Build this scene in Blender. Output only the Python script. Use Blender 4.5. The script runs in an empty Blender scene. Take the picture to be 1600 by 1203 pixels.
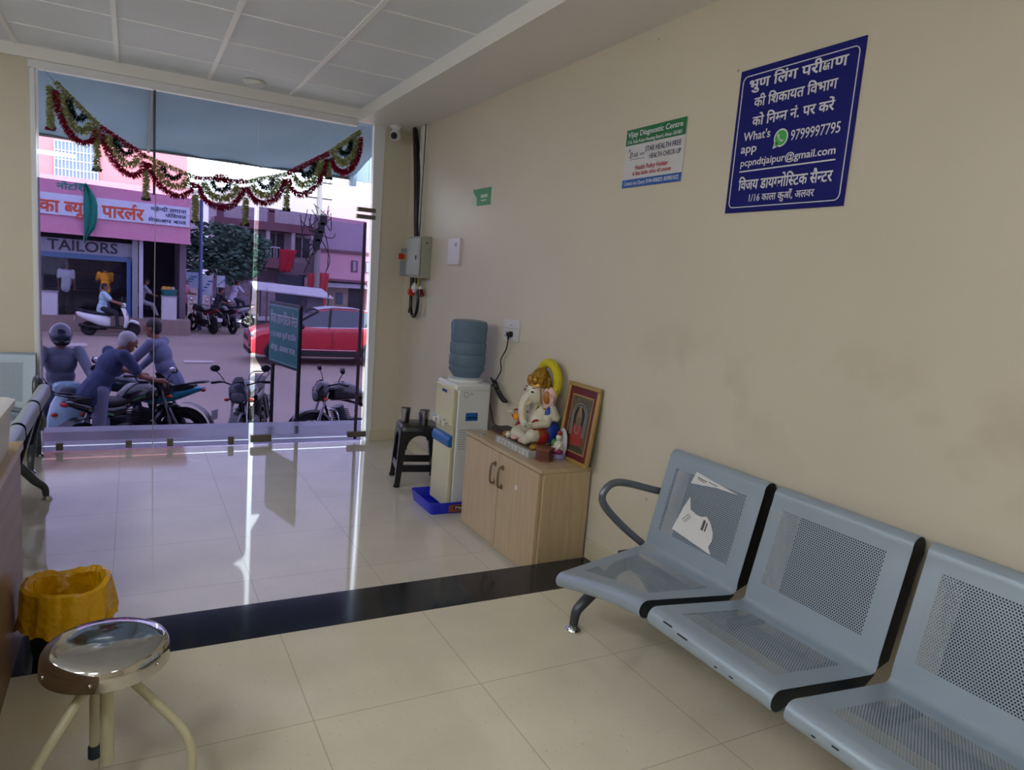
import bpy, bmesh, math, random
from mathutils import Vector as V, Matrix
random.seed(7)
SC = bpy.context.scene
COL = SC.collection
PI = math.pi

# ------------------------------------------------------------------ camera
cam_data = bpy.data.cameras.new('camera')
cam = bpy.data.objects.new('camera', cam_data)
COL.objects.link(cam)
cam_data.sensor_fit = 'HORIZONTAL'
cam_data.sensor_width = 36.0
cam_data.lens = 1094.53 / 1600 * 36.0
cam_data.clip_start = 0.05
cam_data.clip_end = 400
_r = V((0.8792205, -0.46978665, 0.07919478))
_d = V((0.0012214, -0.16400737, -0.98645836))
_f = V((0.47641349, 0.86741114, -0.14362485))
_m = Matrix((_r, -_d, -_f)).transposed().to_4x4()
_m.translation = V((-2.18767, -6.20048, 1.45047))
cam.matrix_world = _m
SC.camera = cam

# ------------------------------------------------------------------ sky, exposure
world = bpy.data.worlds.new('overcast_sky')
SC.world = world
world.use_nodes = True
bg = world.node_tree.nodes['Background']
bg.inputs['Color'].default_value = (0.84, 0.94, 1.09, 1)
bg.inputs['Strength'].default_value = 3.35
SC.view_settings.view_transform = 'Standard'
SC.view_settings.look = 'None'
SC.view_settings.exposure = 0.57
SC.view_settings.gamma = 1.0
SC.view_settings.use_curve_mapping = False

PANEL_POWER = 10.0      # each ceiling light panel, watts
PANEL_COLOR = (0.93, 0.98, 1.03)
TUBE_POWER = 18.0       # each added wall tube light, watts
TUBE_COLOR = (0.90, 0.97, 1.03)

# ------------------------------------------------------------------ helpers
def lin(h):
    h = h.lstrip('#')
    r = []
    for i in (0, 2, 4):
        c = int(h[i:i+2], 16) / 255
        r.append(c / 12.92 if c <= 0.04045 else ((c + 0.055) / 1.055) ** 2.4)
    return (*r, 1)

MATS = {}
def mat(name, color='#888888', rough=0.5, metal=0.0, var=0.0, vscale=6.0, spec=0.5, coat=0.0, emit=None, estr=1.0,
        trans=0.0, stretch=None, color2=None, bump=0.0, bscale=40.0):
    if name in MATS: return MATS[name]
    m = bpy.data.materials.new(name); m.use_nodes = True
    nt = m.node_tree; b = nt.nodes['Principled BSDF']
    c = lin(color) if isinstance(color, str) else (*color[:3], 1)
    b.inputs['Base Color'].default_value = c
    b.inputs['Roughness'].default_value = rough
    b.inputs['Metallic'].default_value = metal
    b.inputs['Specular IOR Level'].default_value = spec
    b.inputs['Coat Weight'].default_value = coat
    b.inputs['Coat Roughness'].default_value = 0.08
    b.inputs['Transmission Weight'].default_value = trans
    if emit:
        b.inputs['Emission Color'].default_value = lin(emit) if isinstance(emit, str) else (*emit, 1)
        b.inputs['Emission Strength'].default_value = estr
    if var or color2 or bump:
        tc = nt.nodes.new('ShaderNodeTexCoord'); mp = nt.nodes.new('ShaderNodeMapping')
        nt.links.new(tc.outputs['Object'], mp.inputs['Vector'])
        if stretch: mp.inputs['Scale'].default_value = stretch
        if var or color2:
            n = nt.nodes.new('ShaderNodeTexNoise'); n.inputs['Scale'].default_value = vscale; n.inputs['Detail'].default_value = 5
            nt.links.new(mp.outputs[0], n.inputs['Vector'])
            r = nt.nodes.new('ShaderNodeValToRGB')
            r.color_ramp.elements[0].position = 0.32; r.color_ramp.elements[1].position = 0.68
            c2 = lin(color2) if color2 else tuple(min(1, x * (1 + var)) for x in c[:3]) + (1,)
            c1 = c if color2 else tuple(x * (1 - var) for x in c[:3]) + (1,)
            r.color_ramp.elements[0].color = c1; r.color_ramp.elements[1].color = c2
            nt.links.new(n.outputs['Fac'], r.inputs['Fac']); nt.links.new(r.outputs['Color'], b.inputs['Base Color'])
        if bump:
            n2 = nt.nodes.new('ShaderNodeTexNoise'); n2.inputs['Scale'].default_value = bscale
            nt.links.new(mp.outputs[0], n2.inputs['Vector'])
            bp = nt.nodes.new('ShaderNodeBump'); bp.inputs['Strength'].default_value = bump; bp.inputs['Distance'].default_value = 0.01
            nt.links.new(n2.outputs['Fac'], bp.inputs['Height']); nt.links.new(bp.outputs['Normal'], b.inputs['Normal'])
    MATS[name] = m
    return m

def frame_of(d):
    d = V(d).normalized()
    a = V((0, 0, 1)) if abs(d.z) < 0.95 else V((1, 0, 0))
    x = d.cross(a).normalized(); y = d.cross(x).normalized()
    return x, y, d

class MB:
    def __init__(s): s.bm = bmesh.new()
    def face(s, pts):
        vs = [s.bm.verts.new(V(p)) for p in pts]
        try: return s.bm.faces.new(vs)
        except ValueError: return None
    def box(s, a, b, M=None):
        x0, y0, z0 = a; x1, y1, z1 = b
        P = [(x0,y0,z0),(x1,y0,z0),(x1,y1,z0),(x0,y1,z0),(x0,y0,z1),(x1,y0,z1),(x1,y1,z1),(x0,y1,z1)]
        vs = [s.bm.verts.new((M @ V(p)) if M else V(p)) for p in P]
        for f in ((3,2,1,0),(4,5,6,7),(0,1,5,4),(1,2,6,5),(2,3,7,6),(3,0,4,7)): s.bm.faces.new([vs[i] for i in f])
        return s
    def cbox(s, c, size, rot=None):
        h = V(size) / 2
        M = Matrix.Translation(V(c)) @ (rot.to_4x4() if rot else Matrix())
        return s.box(-h, h, M)
    def ring_surface(s, rings, closed_ring=True, cap=True, loop=False):
        R = [[s.bm.verts.new(V(p)) for p in r] for r in rings]
        n = len(R[0]); m = len(R)
        for i in range(m if loop else m - 1):
            a, b = R[i], R[(i + 1) % m]
            for j in range(n if closed_ring else n - 1):
                k = (j + 1) % n
                try: s.bm.faces.new((a[j], a[k], b[k], b[j]))
                except ValueError: pass
        if cap and closed_ring and not loop:
            for r in (R[0][::-1], R[-1]):
                try: s.bm.faces.new(r)
                except ValueError: pass
        return s
    def cyl(s, p0, p1, r0, r1=None, seg=16, cap=True):
        r1 = r0 if r1 is None else r1
        p0, p1 = V(p0), V(p1); x, y, d = frame_of(p1 - p0)
        mk = lambda p, r: [p + x * r * math.cos(2*PI*j/seg) + y * r * math.sin(2*PI*j/seg) for j in range(seg)]
        return s.ring_surface([mk(p0, r0), mk(p1, r1)], cap=cap)
    def tube(s, pts, r, seg=8, closed=False, cap=True):
        pts = [V(p) for p in pts]; n = len(pts); rings = []
        x = None
        for i, p in enumerate(pts):
            if closed: d = pts[(i+1) % n] - pts[i-1]
            else: d = pts[min(i+1, n-1)] - pts[max(i-1, 0)]
            if d.length < 1e-9: d = V((0,0,1))
            d.normalize()
            if x is None: x = frame_of(d)[0]
            else:
                x = x - d * x.dot(d)
                x = x.normalized() if x.length > 1e-6 else frame_of(d)[0]
            y = d.cross(x)
            rr = r[i] if isinstance(r, (list, tuple)) else r
            rings.append([p + x*rr*math.cos(2*PI*j/seg) + y*rr*math.sin(2*PI*j/seg) for j in range(seg)])
        return s.ring_surface(rings, cap=cap, loop=closed)
    def lathe(s, prof, c=(0,0,0), seg=32, axis='z', a0=0, a1=2*PI):
        c = V(c); rings = []
        full = abs(a1 - a0 - 2*PI) < 1e-6
        for r, h in prof:
            ring = []
            for j in range(seg if full else seg + 1):
                a = a0 + (a1 - a0) * j / seg
                u, w = max(r, 1e-5) * math.cos(a), max(r, 1e-5) * math.sin(a)
                ring.append(c + (V((u, w, h)) if axis == 'z' else V((h, u, w)) if axis == 'x' else V((u, h, w))))
            rings.append(ring)
        return s.ring_surface(rings, closed_ring=full, cap=False)
    def ell(s, c, r, rot=None, seg=14, rings=9):
        c = V(c); r = V(r) if not isinstance(r, (int, float)) else V((r, r, r))
        R = []
        for i in range(rings + 1):
            t = PI * i / rings; st = max(math.sin(t), 1e-3)
            ring = []
            for j in range(seg):
                a = 2*PI*j/seg
                p = V((r.x*st*math.cos(a), r.y*st*math.sin(a), r.z*math.cos(t)))
                ring.append(c + (rot @ p if rot else p))
            R.append(ring)
        return s.ring_surface(R, cap=True)
    def cap(s, p0, p1, r0, r1, seg=10):
        p0, p1 = V(p0), V(p1); x, y, d = frame_of(p1 - p0); rings = []
        for i in range(5):
            t = PI/2 * i / 5
            rings.append((p0 - d * r0 * math.cos(t), max(r0 * math.sin(t), r0*0.05)))
        rings.append((p0, r0)); rings.append((p1, r1))
        for i in range(1, 6):
            t = PI/2 * i / 5
            rings.append((p1 + d * r1 * math.sin(t), max(r1 * math.cos(t), r1*0.05)))
        return s.ring_surface([[c + x*q*math.cos(2*PI*j/seg) + y*q*math.sin(2*PI*j/seg) for j in range(seg)] for c, q in rings])
    def prism(s, poly, h0, h1, plane='xz'):
        def P(u, w, h): return V((u, h, w)) if plane == 'xz' else V((u, w, h)) if plane == 'xy' else V((h, u, w))
        return s.ring_surface([[P(u, w, h0) for u, w in poly], [P(u, w, h1) for u, w in poly]])
    def build(s, name, m, parent=None, smooth=True, bevel=0.0, loc=(0,0,0), rotz=0.0, angle=40, bseg=2, subsurf=0):
        bmesh.ops.recalc_face_normals(s.bm, faces=s.bm.faces)
        me = bpy.data.meshes.new(name); s.bm.to_mesh(me); s.bm.free()
        o = bpy.data.objects.new(name, me); COL.objects.link(o)
        o.location = loc; o.rotation_euler = (0, 0, rotz)
        for q in (m if isinstance(m, (list, tuple)) else [m]): me.materials.append(q)
        if parent: o.parent = parent
        if bevel:
            md = o.modifiers.new('bevel', 'BEVEL'); md.width = bevel; md.segments = bseg; md.limit_method = 'ANGLE'; md.angle_limit = math.radians(40)
        if subsurf:
            md = o.modifiers.new('sub', 'SUBSURF'); md.levels = subsurf; md.render_levels = subsurf
        if smooth:
            me.polygons.foreach_set('use_smooth', [True] * len(me.polygons))
            if not subsurf: me.set_sharp_from_angle(angle=math.radians(angle))
        return o

def thing(name, label, cat, loc=(0,0,0), rotz=0.0, group=None):
    o = bpy.data.objects.new(name, None); COL.objects.link(o)
    o.empty_display_size = 0.1
    o.location = loc; o.rotation_euler = (0, 0, rotz)
    return tag(o, label, cat, group)
def tag(o, label, cat, group=None):
    o['label'] = label; o['category'] = cat
    if group: o['group'] = group
    return o
def struct(o, label=None):
    o['kind'] = 'structure'
    if label: o['label'] = label
    return o
def bx(name, a, b, m, parent=None, bevel=0.0, **k):
    return MB().box(a, b).build(name, m, parent, smooth=bevel > 0, bevel=bevel, **k)
def arc(c, r, a0, a1, n, plane='xz', h=0.0):
    out = []
    for i in range(n + 1):
        a = a0 + (a1 - a0) * i / n
        u, w = c[0] + r * math.cos(a), c[1] + r * math.sin(a)
        out.append((u, h, w) if plane == 'xz' else (u, w, h) if plane == 'xy' else (h, u, w))
    return out
def smooth_path(pts, n=6):
    pts = [V(p) for p in pts]; out = []
    for i in range(len(pts) - 1):
        p0 = pts[max(i-1, 0)]; p1 = pts[i]; p2 = pts[i+1]; p3 = pts[min(i+2, len(pts)-1)]
        for k in range(n):
            t = k / n
            out.append(0.5 * ((2*p1) + (p2-p0)*t + (2*p0-5*p1+4*p2-p3)*t*t + (3*p1-p0-3*p2+p3)*t**3))
    out.append(pts[-1])
    return out

# ---- lettering ----------------------------------------------------------
_raw = {}
def raw_text(s, off=0.0):
    """Outline mesh of a string; off thickens the strokes by overlaying shifted copies."""
    if off:
        vs, fs = raw_text(s); VS, FS = [], []
        for l, (dx, dy) in enumerate(((0, 0), (off, off), (-off, off), (off, -off), (-off, -off))):
            k = len(VS); VS += [(x + dx, y + dy, l) for x, y, l0 in vs]; FS += [tuple(i + k for i in f) for f in fs]
        return VS, FS
    if s not in _raw: _raw[s] = _raw_text(s)
    return _raw[s]
def _raw_text(s, off=0.0):
    c = bpy.data.curves.new('lettering_tmp', 'FONT'); c.body = s; c.offset = off; c.resolution_u = 3
    o = bpy.data.objects.new('lettering_tmp', c); COL.objects.link(o)
    me = o.evaluated_get(bpy.context.evaluated_depsgraph_get()).to_mesh()
    vs = [(v.co.x, v.co.y, 0) for v in me.vertices]; fs = [tuple(p.vertices) for p in me.polygons]
    bpy.data.objects.remove(o); bpy.data.curves.remove(c)
    return vs, fs
_adv = {}
def advance(s):
    if s not in _adv:
        m = lambda t: max(q[0] for q in raw_text(t)[0])
        _adv[s] = m(s + 'H') - m('H')
    return _adv[s]
def clip_right(vs, fs, cut):
    bm = bmesh.new(); L = [bm.verts.new((x, y, l)) for x, y, l in vs]
    for f in fs:
        try: bm.faces.new([L[i] for i in f])
        except ValueError: pass
    bmesh.ops.bisect_plane(bm, geom=bm.verts[:] + bm.edges[:] + bm.faces[:], plane_co=(cut, 0, 0), plane_no=(1, 0, 0), clear_outer=True)
    bm.verts.index_update()
    r = [(v.co.x, v.co.y, v.co.z) for v in bm.verts], [tuple(v.index for v in f.verts) for f in bm.faces]
    bm.free(); return r
def stroke(pts, w):
    vs, fs = [], []
    P = smooth_path([(x, y, 0) for x, y in pts], 5)
    for i, p in enumerate(P):
        d = (P[min(i+1, len(P)-1)] - P[max(i-1, 0)]).normalized(); n = V((-d.y, d.x, 0)) * w / 2
        vs += [(p.x + n.x, p.y + n.y, 0), (p.x - n.x, p.y - n.y, 0)]
    for i in range(len(P) - 1): fs.append((2*i, 2*i+1, 2*i+3, 2*i+2))
    return vs, fs
def compose(tokens, off=0.0):
    """tokens: plain strings; '<x' is the half form of consonant x; '^r' a hook over the last letter; '/r' a slant below it; 'KSHA' the joined letter."""
    VS, FS = [], []; pen = 0.0
    def put(vs, fs, dx):
        k = len(VS); VS.extend((x + dx, y, l) for x, y, l in vs); FS.extend(tuple(i + k for i in f) for f in fs)
    for t in tokens:
        if t.startswith('<'):
            vs, fs = raw_text(t[1:], off); cut = max(q[0] for q in raw_text(t[1:])[0]) - 0.186
            put(*clip_right(vs, fs, cut), pen); pen += cut
        elif t == '^r': put(*stroke([(-0.17, 0.62), (-0.16, 0.80), (-0.06, 0.84), (-0.02, 0.74)], 0.075 + off), pen)
        elif t == '/r': put(*stroke([(-0.12, 0.17), (-0.30, 0.02)], 0.08 + off), pen)
        elif t == 'KSHA':
            w = 0.075 + off
            put(*stroke([(0, 0.585), (0.68, 0.585)], w), pen); put(*stroke([(0.52, 0.585), (0.52, 0.0)], w), pen)
            put(*stroke([(0.30, 0.55), (0.12, 0.53), (0.10, 0.40), (0.25, 0.36), (0.38, 0.40)], w), pen)
            put(*stroke([(0.25, 0.36), (0.08, 0.30), (0.07, 0.12), (0.22, 0.06), (0.33, 0.16), (0.28, 0.27), (0.16, 0.24), (0.36, 0.02)], w), pen)
            pen += 0.66
        else:
            vs, fs = raw_text(t, off); put(vs, fs, pen); pen += advance(t)
    return VS, FS
def lettering(parent, rows, origin, right, up, m, name='lettering'):
    """rows: (tokens, x0, x1, y0, y1, offset): the letters' base line and height (0.62 of the type size) stretched into place."""
    bm = bmesh.new(); O, R, U = V(origin), V(right), V(up); N = R.cross(U) * 0.00016
    for tokens, x0, x1, y0, y1, off in rows:
        if isinstance(tokens, str): tokens = [tokens]
        vs, fs = compose(tokens, off)
        if not vs: continue
        a = min(q[0] for q in vs); b = max(q[0] for q in vs)
        sx = (x1 - x0) / (b - a); sy = (y1 - y0) / 0.64
        L = [bm.verts.new(O + R * (x0 + (x - a) * sx) + U * (y0 + y * sy) + N * l) for x, y, l in vs]
        for f in fs:
            try: bm.faces.new([L[i] for i in f])
            except ValueError: pass
    me = bpy.data.meshes.new(name); bm.to_mesh(me); bm.free(); me.materials.append(m)
    o = bpy.data.objects.new(name, me); COL.objects.link(o); o.parent = parent
    return o

# ================================================================== THE ROOM
LOW = -0.103          # the front part of the floor lies one step lower
CEIL = 2.80
SOF = 2.705

def tile_mat(name, base, ox, oy, size=0.6, rough=0.1, dark=0.95, line=0.0025):
    m = mat(name, base, rough=rough, spec=0.55)
    nt = m.node_tree; b = nt.nodes['Principled BSDF']; N = nt.nodes.new; L = nt.links.new
    tc = N('ShaderNodeTexCoord'); sp = N('ShaderNodeSeparateXYZ'); L(tc.outputs['Object'], sp.inputs[0])
    def M(op, a, b2=None):
        n = N('ShaderNodeMath'); n.operation = op
        for i, q in enumerate((a, b2)):
            if q is None: continue
            if isinstance(q, (int, float)): n.inputs[i].default_value = q
            else: L(q, n.inputs[i])
        return n.outputs[0]
    def near_line(c, o):
        f = M('FRACT', M('DIVIDE', M('SUBTRACT', c, o - 60.0), size))
        d = M('MINIMUM', f, M('SUBTRACT', 1.0, f))
        return M('LESS_THAN', d, line / size)
    g = M('MAXIMUM', near_line(sp.outputs['X'], ox), near_line(sp.outputs['Y'], oy))
    n1 = N('ShaderNodeTexNoise'); n1.inputs['Scale'].default_value = 3.0; n1.inputs['Detail'].default_value = 6
    n2 = N('ShaderNodeTexNoise'); n2.inputs['Scale'].default_value = 70.0; n2.inputs['Detail'].default_value = 3
    L(tc.outputs['Object'], n1.inputs['Vector']); L(tc.outputs['Object'], n2.inputs['Vector'])
    r = N('ShaderNodeValToRGB'); c = lin(base)
    r.color_ramp.elements[0].position = 0.35; r.color_ramp.elements[1].position = 0.65
    r.color_ramp.elements[0].color = tuple(x*0.95 for x in c[:3]) + (1,); r.color_ramp.elements[1].color = tuple(min(1, x*1.04) for x in c[:3]) + (1,)
    L(n1.outputs['Fac'], r.inputs['Fac'])
    sp2 = M('LESS_THAN', n2.outputs['Fac'], 0.33)
    mx = N('ShaderNodeMix'); mx.data_type = 'RGBA'; L(M('MULTIPLY', sp2, 0.22), mx.inputs[0]); L(r.outputs['Color'], mx.inputs[6]); mx.inputs[7].default_value = lin('#8a7a5c')
    mx2 = N('ShaderNodeMix'); mx2.data_type = 'RGBA'; L(M('MULTIPLY', g, 1 - dark + 0.25), mx2.inputs[0]); L(mx.outputs[2], mx2.inputs[6]); mx2.inputs[7].default_value = lin('#6a5c45')
    L(mx2.outputs[2], b.inputs['Base Color'])
    return m

M_floor = tile_mat('vitrified_tile_near', '#dad1ba', -1.670, -4.108, rough=0.11)
M_floor2 = tile_mat('vitrified_tile_far', '#cfc8ba', -1.670, -2.746, rough=0.05)
M_floor2.node_tree.nodes['Principled BSDF'].inputs['Specular IOR Level'].default_value = 0.40
M_granite = mat('black_granite', '#0b0d12', 0.10, color2='#2c3038', vscale=160, stretch=(1, 2.5, 1))
M_white = mat('white_paint', '#e4e2de', 0.5)
M_skirt = mat('skirting_tile', '#c6bca2', 0.25)

def wall_mat():
    m = mat('beige_wall_paint', '#ccc2b0', rough=0.42, spec=0.35)
    nt = m.node_tree; b = nt.nodes['Principled BSDF']; N = nt.nodes.new; L = nt.links.new
    tc = N('ShaderNodeTexCoord'); n1 = N('ShaderNodeTexNoise'); n1.inputs['Scale'].default_value = 0.9; n1.inputs['Detail'].default_value = 4
    L(tc.outputs['Object'], n1.inputs['Vector'])
    r = N('ShaderNodeValToRGB'); c = lin('#ccc2b0')
    r.color_ramp.elements[0].position = 0.3; r.color_ramp.elements[1].position = 0.7
    r.color_ramp.elements[0].color = tuple(x*0.95 for x in c[:3]) + (1,); r.color_ramp.elements[1].color = tuple(x*1.03 for x in c[:3]) + (1,)
    L(n1.outputs['Fac'], r.inputs['Fac'])
    # rubbed brown stains left by heads and hands above the bench (a band of blotches about 1.1 m up) and small specks
    sp = N('ShaderNodeSeparateXYZ'); L(tc.outputs['Object'], sp.inputs[0])
    def M(op, a, b2=None, b3=None):
        n = N('ShaderNodeMath'); n.operation = op
        for i, q in enumerate((a, b2, b3)):
            if q is None: continue
            if isinstance(q, (int, float)): n.inputs[i].default_value = q
            else: L(q, n.inputs[i])
        return n.outputs[0]
    band = M('MAXIMUM', M('SUBTRACT', 1.0, M('DIVIDE', M('ABSOLUTE', M('SUBTRACT', sp.outputs['Z'], 1.08)), 0.30)), 0.0)
    yr = N('ShaderNodeMapRange'); yr.inputs['From Min'].default_value = -3.2; yr.inputs['From Max'].default_value = -3.8; L(sp.outputs['Y'], yr.inputs['Value'])
    yb = M('MULTIPLY', yr.outputs[0], M('GREATER_THAN', sp.outputs['X'], -0.2))
    n2 = N('ShaderNodeTexNoise'); n2.inputs['Scale'].default_value = 2.6; n2.inputs['Detail'].default_value = 3; L(tc.outputs['Object'], n2.inputs['Vector'])
    st = N('ShaderNodeMapRange'); st.inputs['From Min'].default_value = 0.50; st.inputs['From Max'].default_value = 0.72; L(n2.outputs['Fac'], st.inputs['Value'])
    amt = M('MULTIPLY', M('MULTIPLY', M('MULTIPLY', band, yb), st.outputs[0]), 0.42)
    mx = N('ShaderNodeMix'); mx.data_type = 'RGBA'; L(amt, mx.inputs[0]); L(r.outputs['Color'], mx.inputs[6]); mx.inputs[7].default_value = lin('#7a6648')
    n3 = N('ShaderNodeTexVoronoi'); n3.inputs['Scale'].default_value = 2.3; L(tc.outputs['Object'], n3.inputs['Vector'])
    spk = M('MULTIPLY', M('LESS_THAN', n3.outputs['Distance'], 0.018), 0.5)
    mx2 = N('ShaderNodeMix'); mx2.data_type = 'RGBA'; L(spk, mx2.inputs[0]); L(mx.outputs[2], mx2.inputs[6]); mx2.inputs[7].default_value = lin('#5d5140')
    L(mx2.outputs[2], b.inputs['Base Color'])
    return m
M_wall = wall_mat()

XL, YB = -5.2, -8.6
struct(bx('floor', (XL, YB, -0.5), (0.0, -3.513, 0.0), M_floor))
struct(bx('floor', (XL, -3.21, -0.6), (0.0, 0.03, LOW), M_floor2))
struct(MB().box((XL, -3.513, -0.5), (0.0, -3.21, 0.0)).build('trim_1', M_granite, smooth=True, bevel=0.004))
struct(bx('wall_right', (0.0, YB, -0.6), (0.25, 0.3, 3.1), M_wall))
struct(bx('wall_back', (XL, YB - 0.2, -0.6), (0.25, YB, 3.1), M_wall))
struct(bx('wall_left', (XL - 0.2, YB - 0.2, -0.6), (XL, 0.3, 3.1), M_wall))
struct(bx('wall_front', (XL, -0.02, -0.6), (-2.80, 0.26, 3.1), M_wall))
struct(bx('wall_front', (-0.245, -0.005, -0.6), (0.0, 0.26, 3.1), M_wall))
struct(bx('wall_front', (-2.80, -0.02, 2.80), (-0.245, 0.26, 3.1), M_wall))
struct(MB().box((-0.012, -3.21, LOW), (0.0, -0.017, LOW + 0.10)).build('baseboard_right', M_skirt, smooth=True, bevel=0.003))
struct(MB().box((-0.012, YB, 0.0), (0.0, -3.21, 0.11)).build('baseboard_right', M_skirt, smooth=True, bevel=0.003))
struct(MB().box((-0.255, -0.017, LOW), (-0.0, -0.005, LOW + 0.10)).build('baseboard_front', M_skirt, smooth=True, bevel=0.003))
struct(MB().box((XL, -0.032, LOW), (-2.80, -0.02, LOW + 0.10)).build('baseboard_front', M_skirt, smooth=True, bevel=0.003))

# ceiling of lay-in tiles with white T bars
M_ceil = mat('ceiling_tile', '#e4e9f2', 0.6, var=0.03, vscale=1.5)
M_tbar = mat('ceiling_bar', '#f2f2f4', 0.4)
c = MB(); c.box((XL, YB, CEIL), (-0.5, 0.0, CEIL + 0.05))
co = c.build('ceiling', M_ceil, smooth=False); struct(co)
g = MB()
xs = [-2.286 + 0.607 * k for k in range(-4, 3)]
ys = [-1.81 - 0.597 * k for k in range(-3, 12)]
for x in xs:
    if XL < x < -0.5: g.box((x - 0.014, YB, CEIL - 0.007), (x + 0.014, -0.08, CEIL + 0.001))
for y in ys:
    if YB < y < -0.1: g.box((XL, y - 0.007, CEIL - 0.004), (-0.5, y + 0.007, CEIL + 0.001))
g.build('ceiling_grid', M_tbar, co, smooth=False)
struct(bx('trim_2', (-0.5, YB, SOF), (0.0, 0.0, 2.95), M_white))                      # boxed soffit along the right wall
struct(bx('trim_3', (XL, -0.085, 2.72), (-0.5, 0.0, 2.95), M_white))                  # header over the glass front
struct(bx('trim_4', (-2.83, -0.045, 2.667), (-0.5, 0.02, 2.72), mat('white_frame', '#dcdde2', 0.35)))
# white jambs
j = MB()
j.prism([(-0.345, SOF), (-0.247, SOF), (-0.243, LOW), (-0.285, LOW)], -0.012, 0.05)
struct(j.build('trim_5', mat('white_frame'), smooth=False))
struct(bx('trim_6', (-2.822, -0.03, LOW), (-2.792, 0.04, 2.72), mat('white_frame')))

# ---------------- glass front: two fixed panes and a door
def glass_mat():
    m = bpy.data.materials.new('clear_glass'); m.use_nodes = True; nt = m.node_tree; nt.nodes.clear()
    o = nt.nodes.new('ShaderNodeOutputMaterial'); mx = nt.nodes.new('ShaderNodeMixShader'); t = nt.nodes.new('ShaderNodeBsdfTransparent')
    gl = nt.nodes.new('ShaderNodeBsdfGlossy'); fr = nt.nodes.new('ShaderNodeFresnel')
    fr.inputs['IOR'].default_value = 1.38; gl.inputs['Roughness'].default_value = 0.0
    t.inputs['Color'].default_value = (0.95, 0.97, 0.97, 1)
    nt.links.new(fr.outputs[0], mx.inputs[0]); nt.links.new(t.outputs[0], mx.inputs[1]); nt.links.new(gl.outputs[0], mx.inputs[2]); nt.links.new(mx.outputs[0], o.inputs[0])
    return m
def sheet_mat(name, col):
    m = bpy.data.materials.new(name); m.use_nodes = True; nt = m.node_tree; nt.nodes.clear()
    o = nt.nodes.new('ShaderNodeOutputMaterial'); t = nt.nodes.new('ShaderNodeBsdfTransparent'); t.inputs['Color'].default_value = (*col, 1)
    nt.links.new(t.outputs[0], o.inputs[0]); return m
M_glass = glass_mat()
M_film = sheet_mat('purple_tint_film', (0.20, 0.165, 0.28))
M_patch = mat('tarnished_steel', '#6f6a5c', 0.4, 0.6)

def pane(name, quad, film, patches, label, extra=()):
    o = bpy.data.objects.new(name, None); COL.objects.link(o); struct(o, label)
    xa, xb, xc, xd = quad     # bottom left, bottom right, top right, top left
    z0, z1 = LOW + 0.004, 2.69
    b = MB(); b.prism([(xa, z0), (xb, z0), (xc, z1), (xd, z1)], 0.0, 0.010); b.build('glass_pane', M_glass, o, smooth=False)
    f = MB()
    for poly in film: f.face([(x, -0.0015, z) for x, z in poly])
    f.build('tint_film', M_film, o, smooth=False)
    for (x0, zz0, x1, zz1) in patches:
        MB().box((x0, -0.022, zz0), (x1, 0.032, zz1)).build('glass_clamp', M_patch, o, bevel=0.003)
    return o
pane('window_1', (-2.792, -2.048, -2.034, -2.792),
     [[(-2.79, -0.050), (-2.041, -0.050), (-2.030, 1.912), (-2.79, 1.93)], [(-2.79, -0.1028), (-2.041, -0.1028), (-2.041, -0.057), (-2.79, -0.057)]],
     [(-2.70, -0.085, -2.655, -0.03), (-2.235, -0.085, -2.19, -0.025)], 'tinted fixed glass pane at the left of the front')
pane('window_2', (-2.040, -1.302, -1.306, -2.026),
     [[(-2.041, -0.050), (-1.312, -0.050), (-1.312, 0.86), (-1.345, 0.93), (-1.42, 0.955), (-1.36, 0.99), (-1.325, 1.06), (-1.312, 1.15), (-1.312, 1.89), (-2.03, 1.912)],
      [(-2.04, -0.1028), (-1.31, -0.1028), (-1.31, -0.057), (-2.04, -0.057)]],
     [(-1.94, -0.085, -1.895, -0.02), (-1.475, -0.09, -1.43, -0.02)], 'tinted fixed glass pane in the middle of the front')
d1 = pane('door_1', (-1.288, -0.318, -0.378, -1.290),
     [[(-1.274, -0.050), (-0.33, -0.050), (-0.372, 1.88), (-1.276, 1.905), (-1.275, 0.66), (-1.20, 0.525), (-1.274, 0.525)], [(-1.274, -0.1028), (-0.33, -0.1028), (-0.33, -0.057), (-1.274, -0.057)]],
     [(-1.295, -0.075, -1.125, -0.012), (-0.455, -0.06, -0.29, -0.008), (-0.46, 1.965, -0.30, 2.0), (-0.465, 1.905, -0.30, 1.94)], 'tinted frameless glass door at the right of the front')
MB().box((-0.40, -0.006, LOW + 0.02), (-0.372, -0.002, 1.87)).build('edge_seal', mat('purple_seal', '#3a2c46', 0.4), d1, smooth=False)
MB().box((-2.052, -0.006, 1.90), (-2.034, 0.0, 2.667)).build('pane_seal', mat('dark_seal', '#3d4250', 0.4), bpy.data.objects['window_1'], smooth=False)
MB().prism([(-2.047, LOW + 0.004), (-2.041, LOW + 0.004), (-2.030, 1.90), (-2.036, 1.90)], -0.004, 0.0).build('pane_joint', mat('pale_joint', '#9a97aa', 0.4), bpy.data.objects['window_1'], smooth=False)

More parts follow.
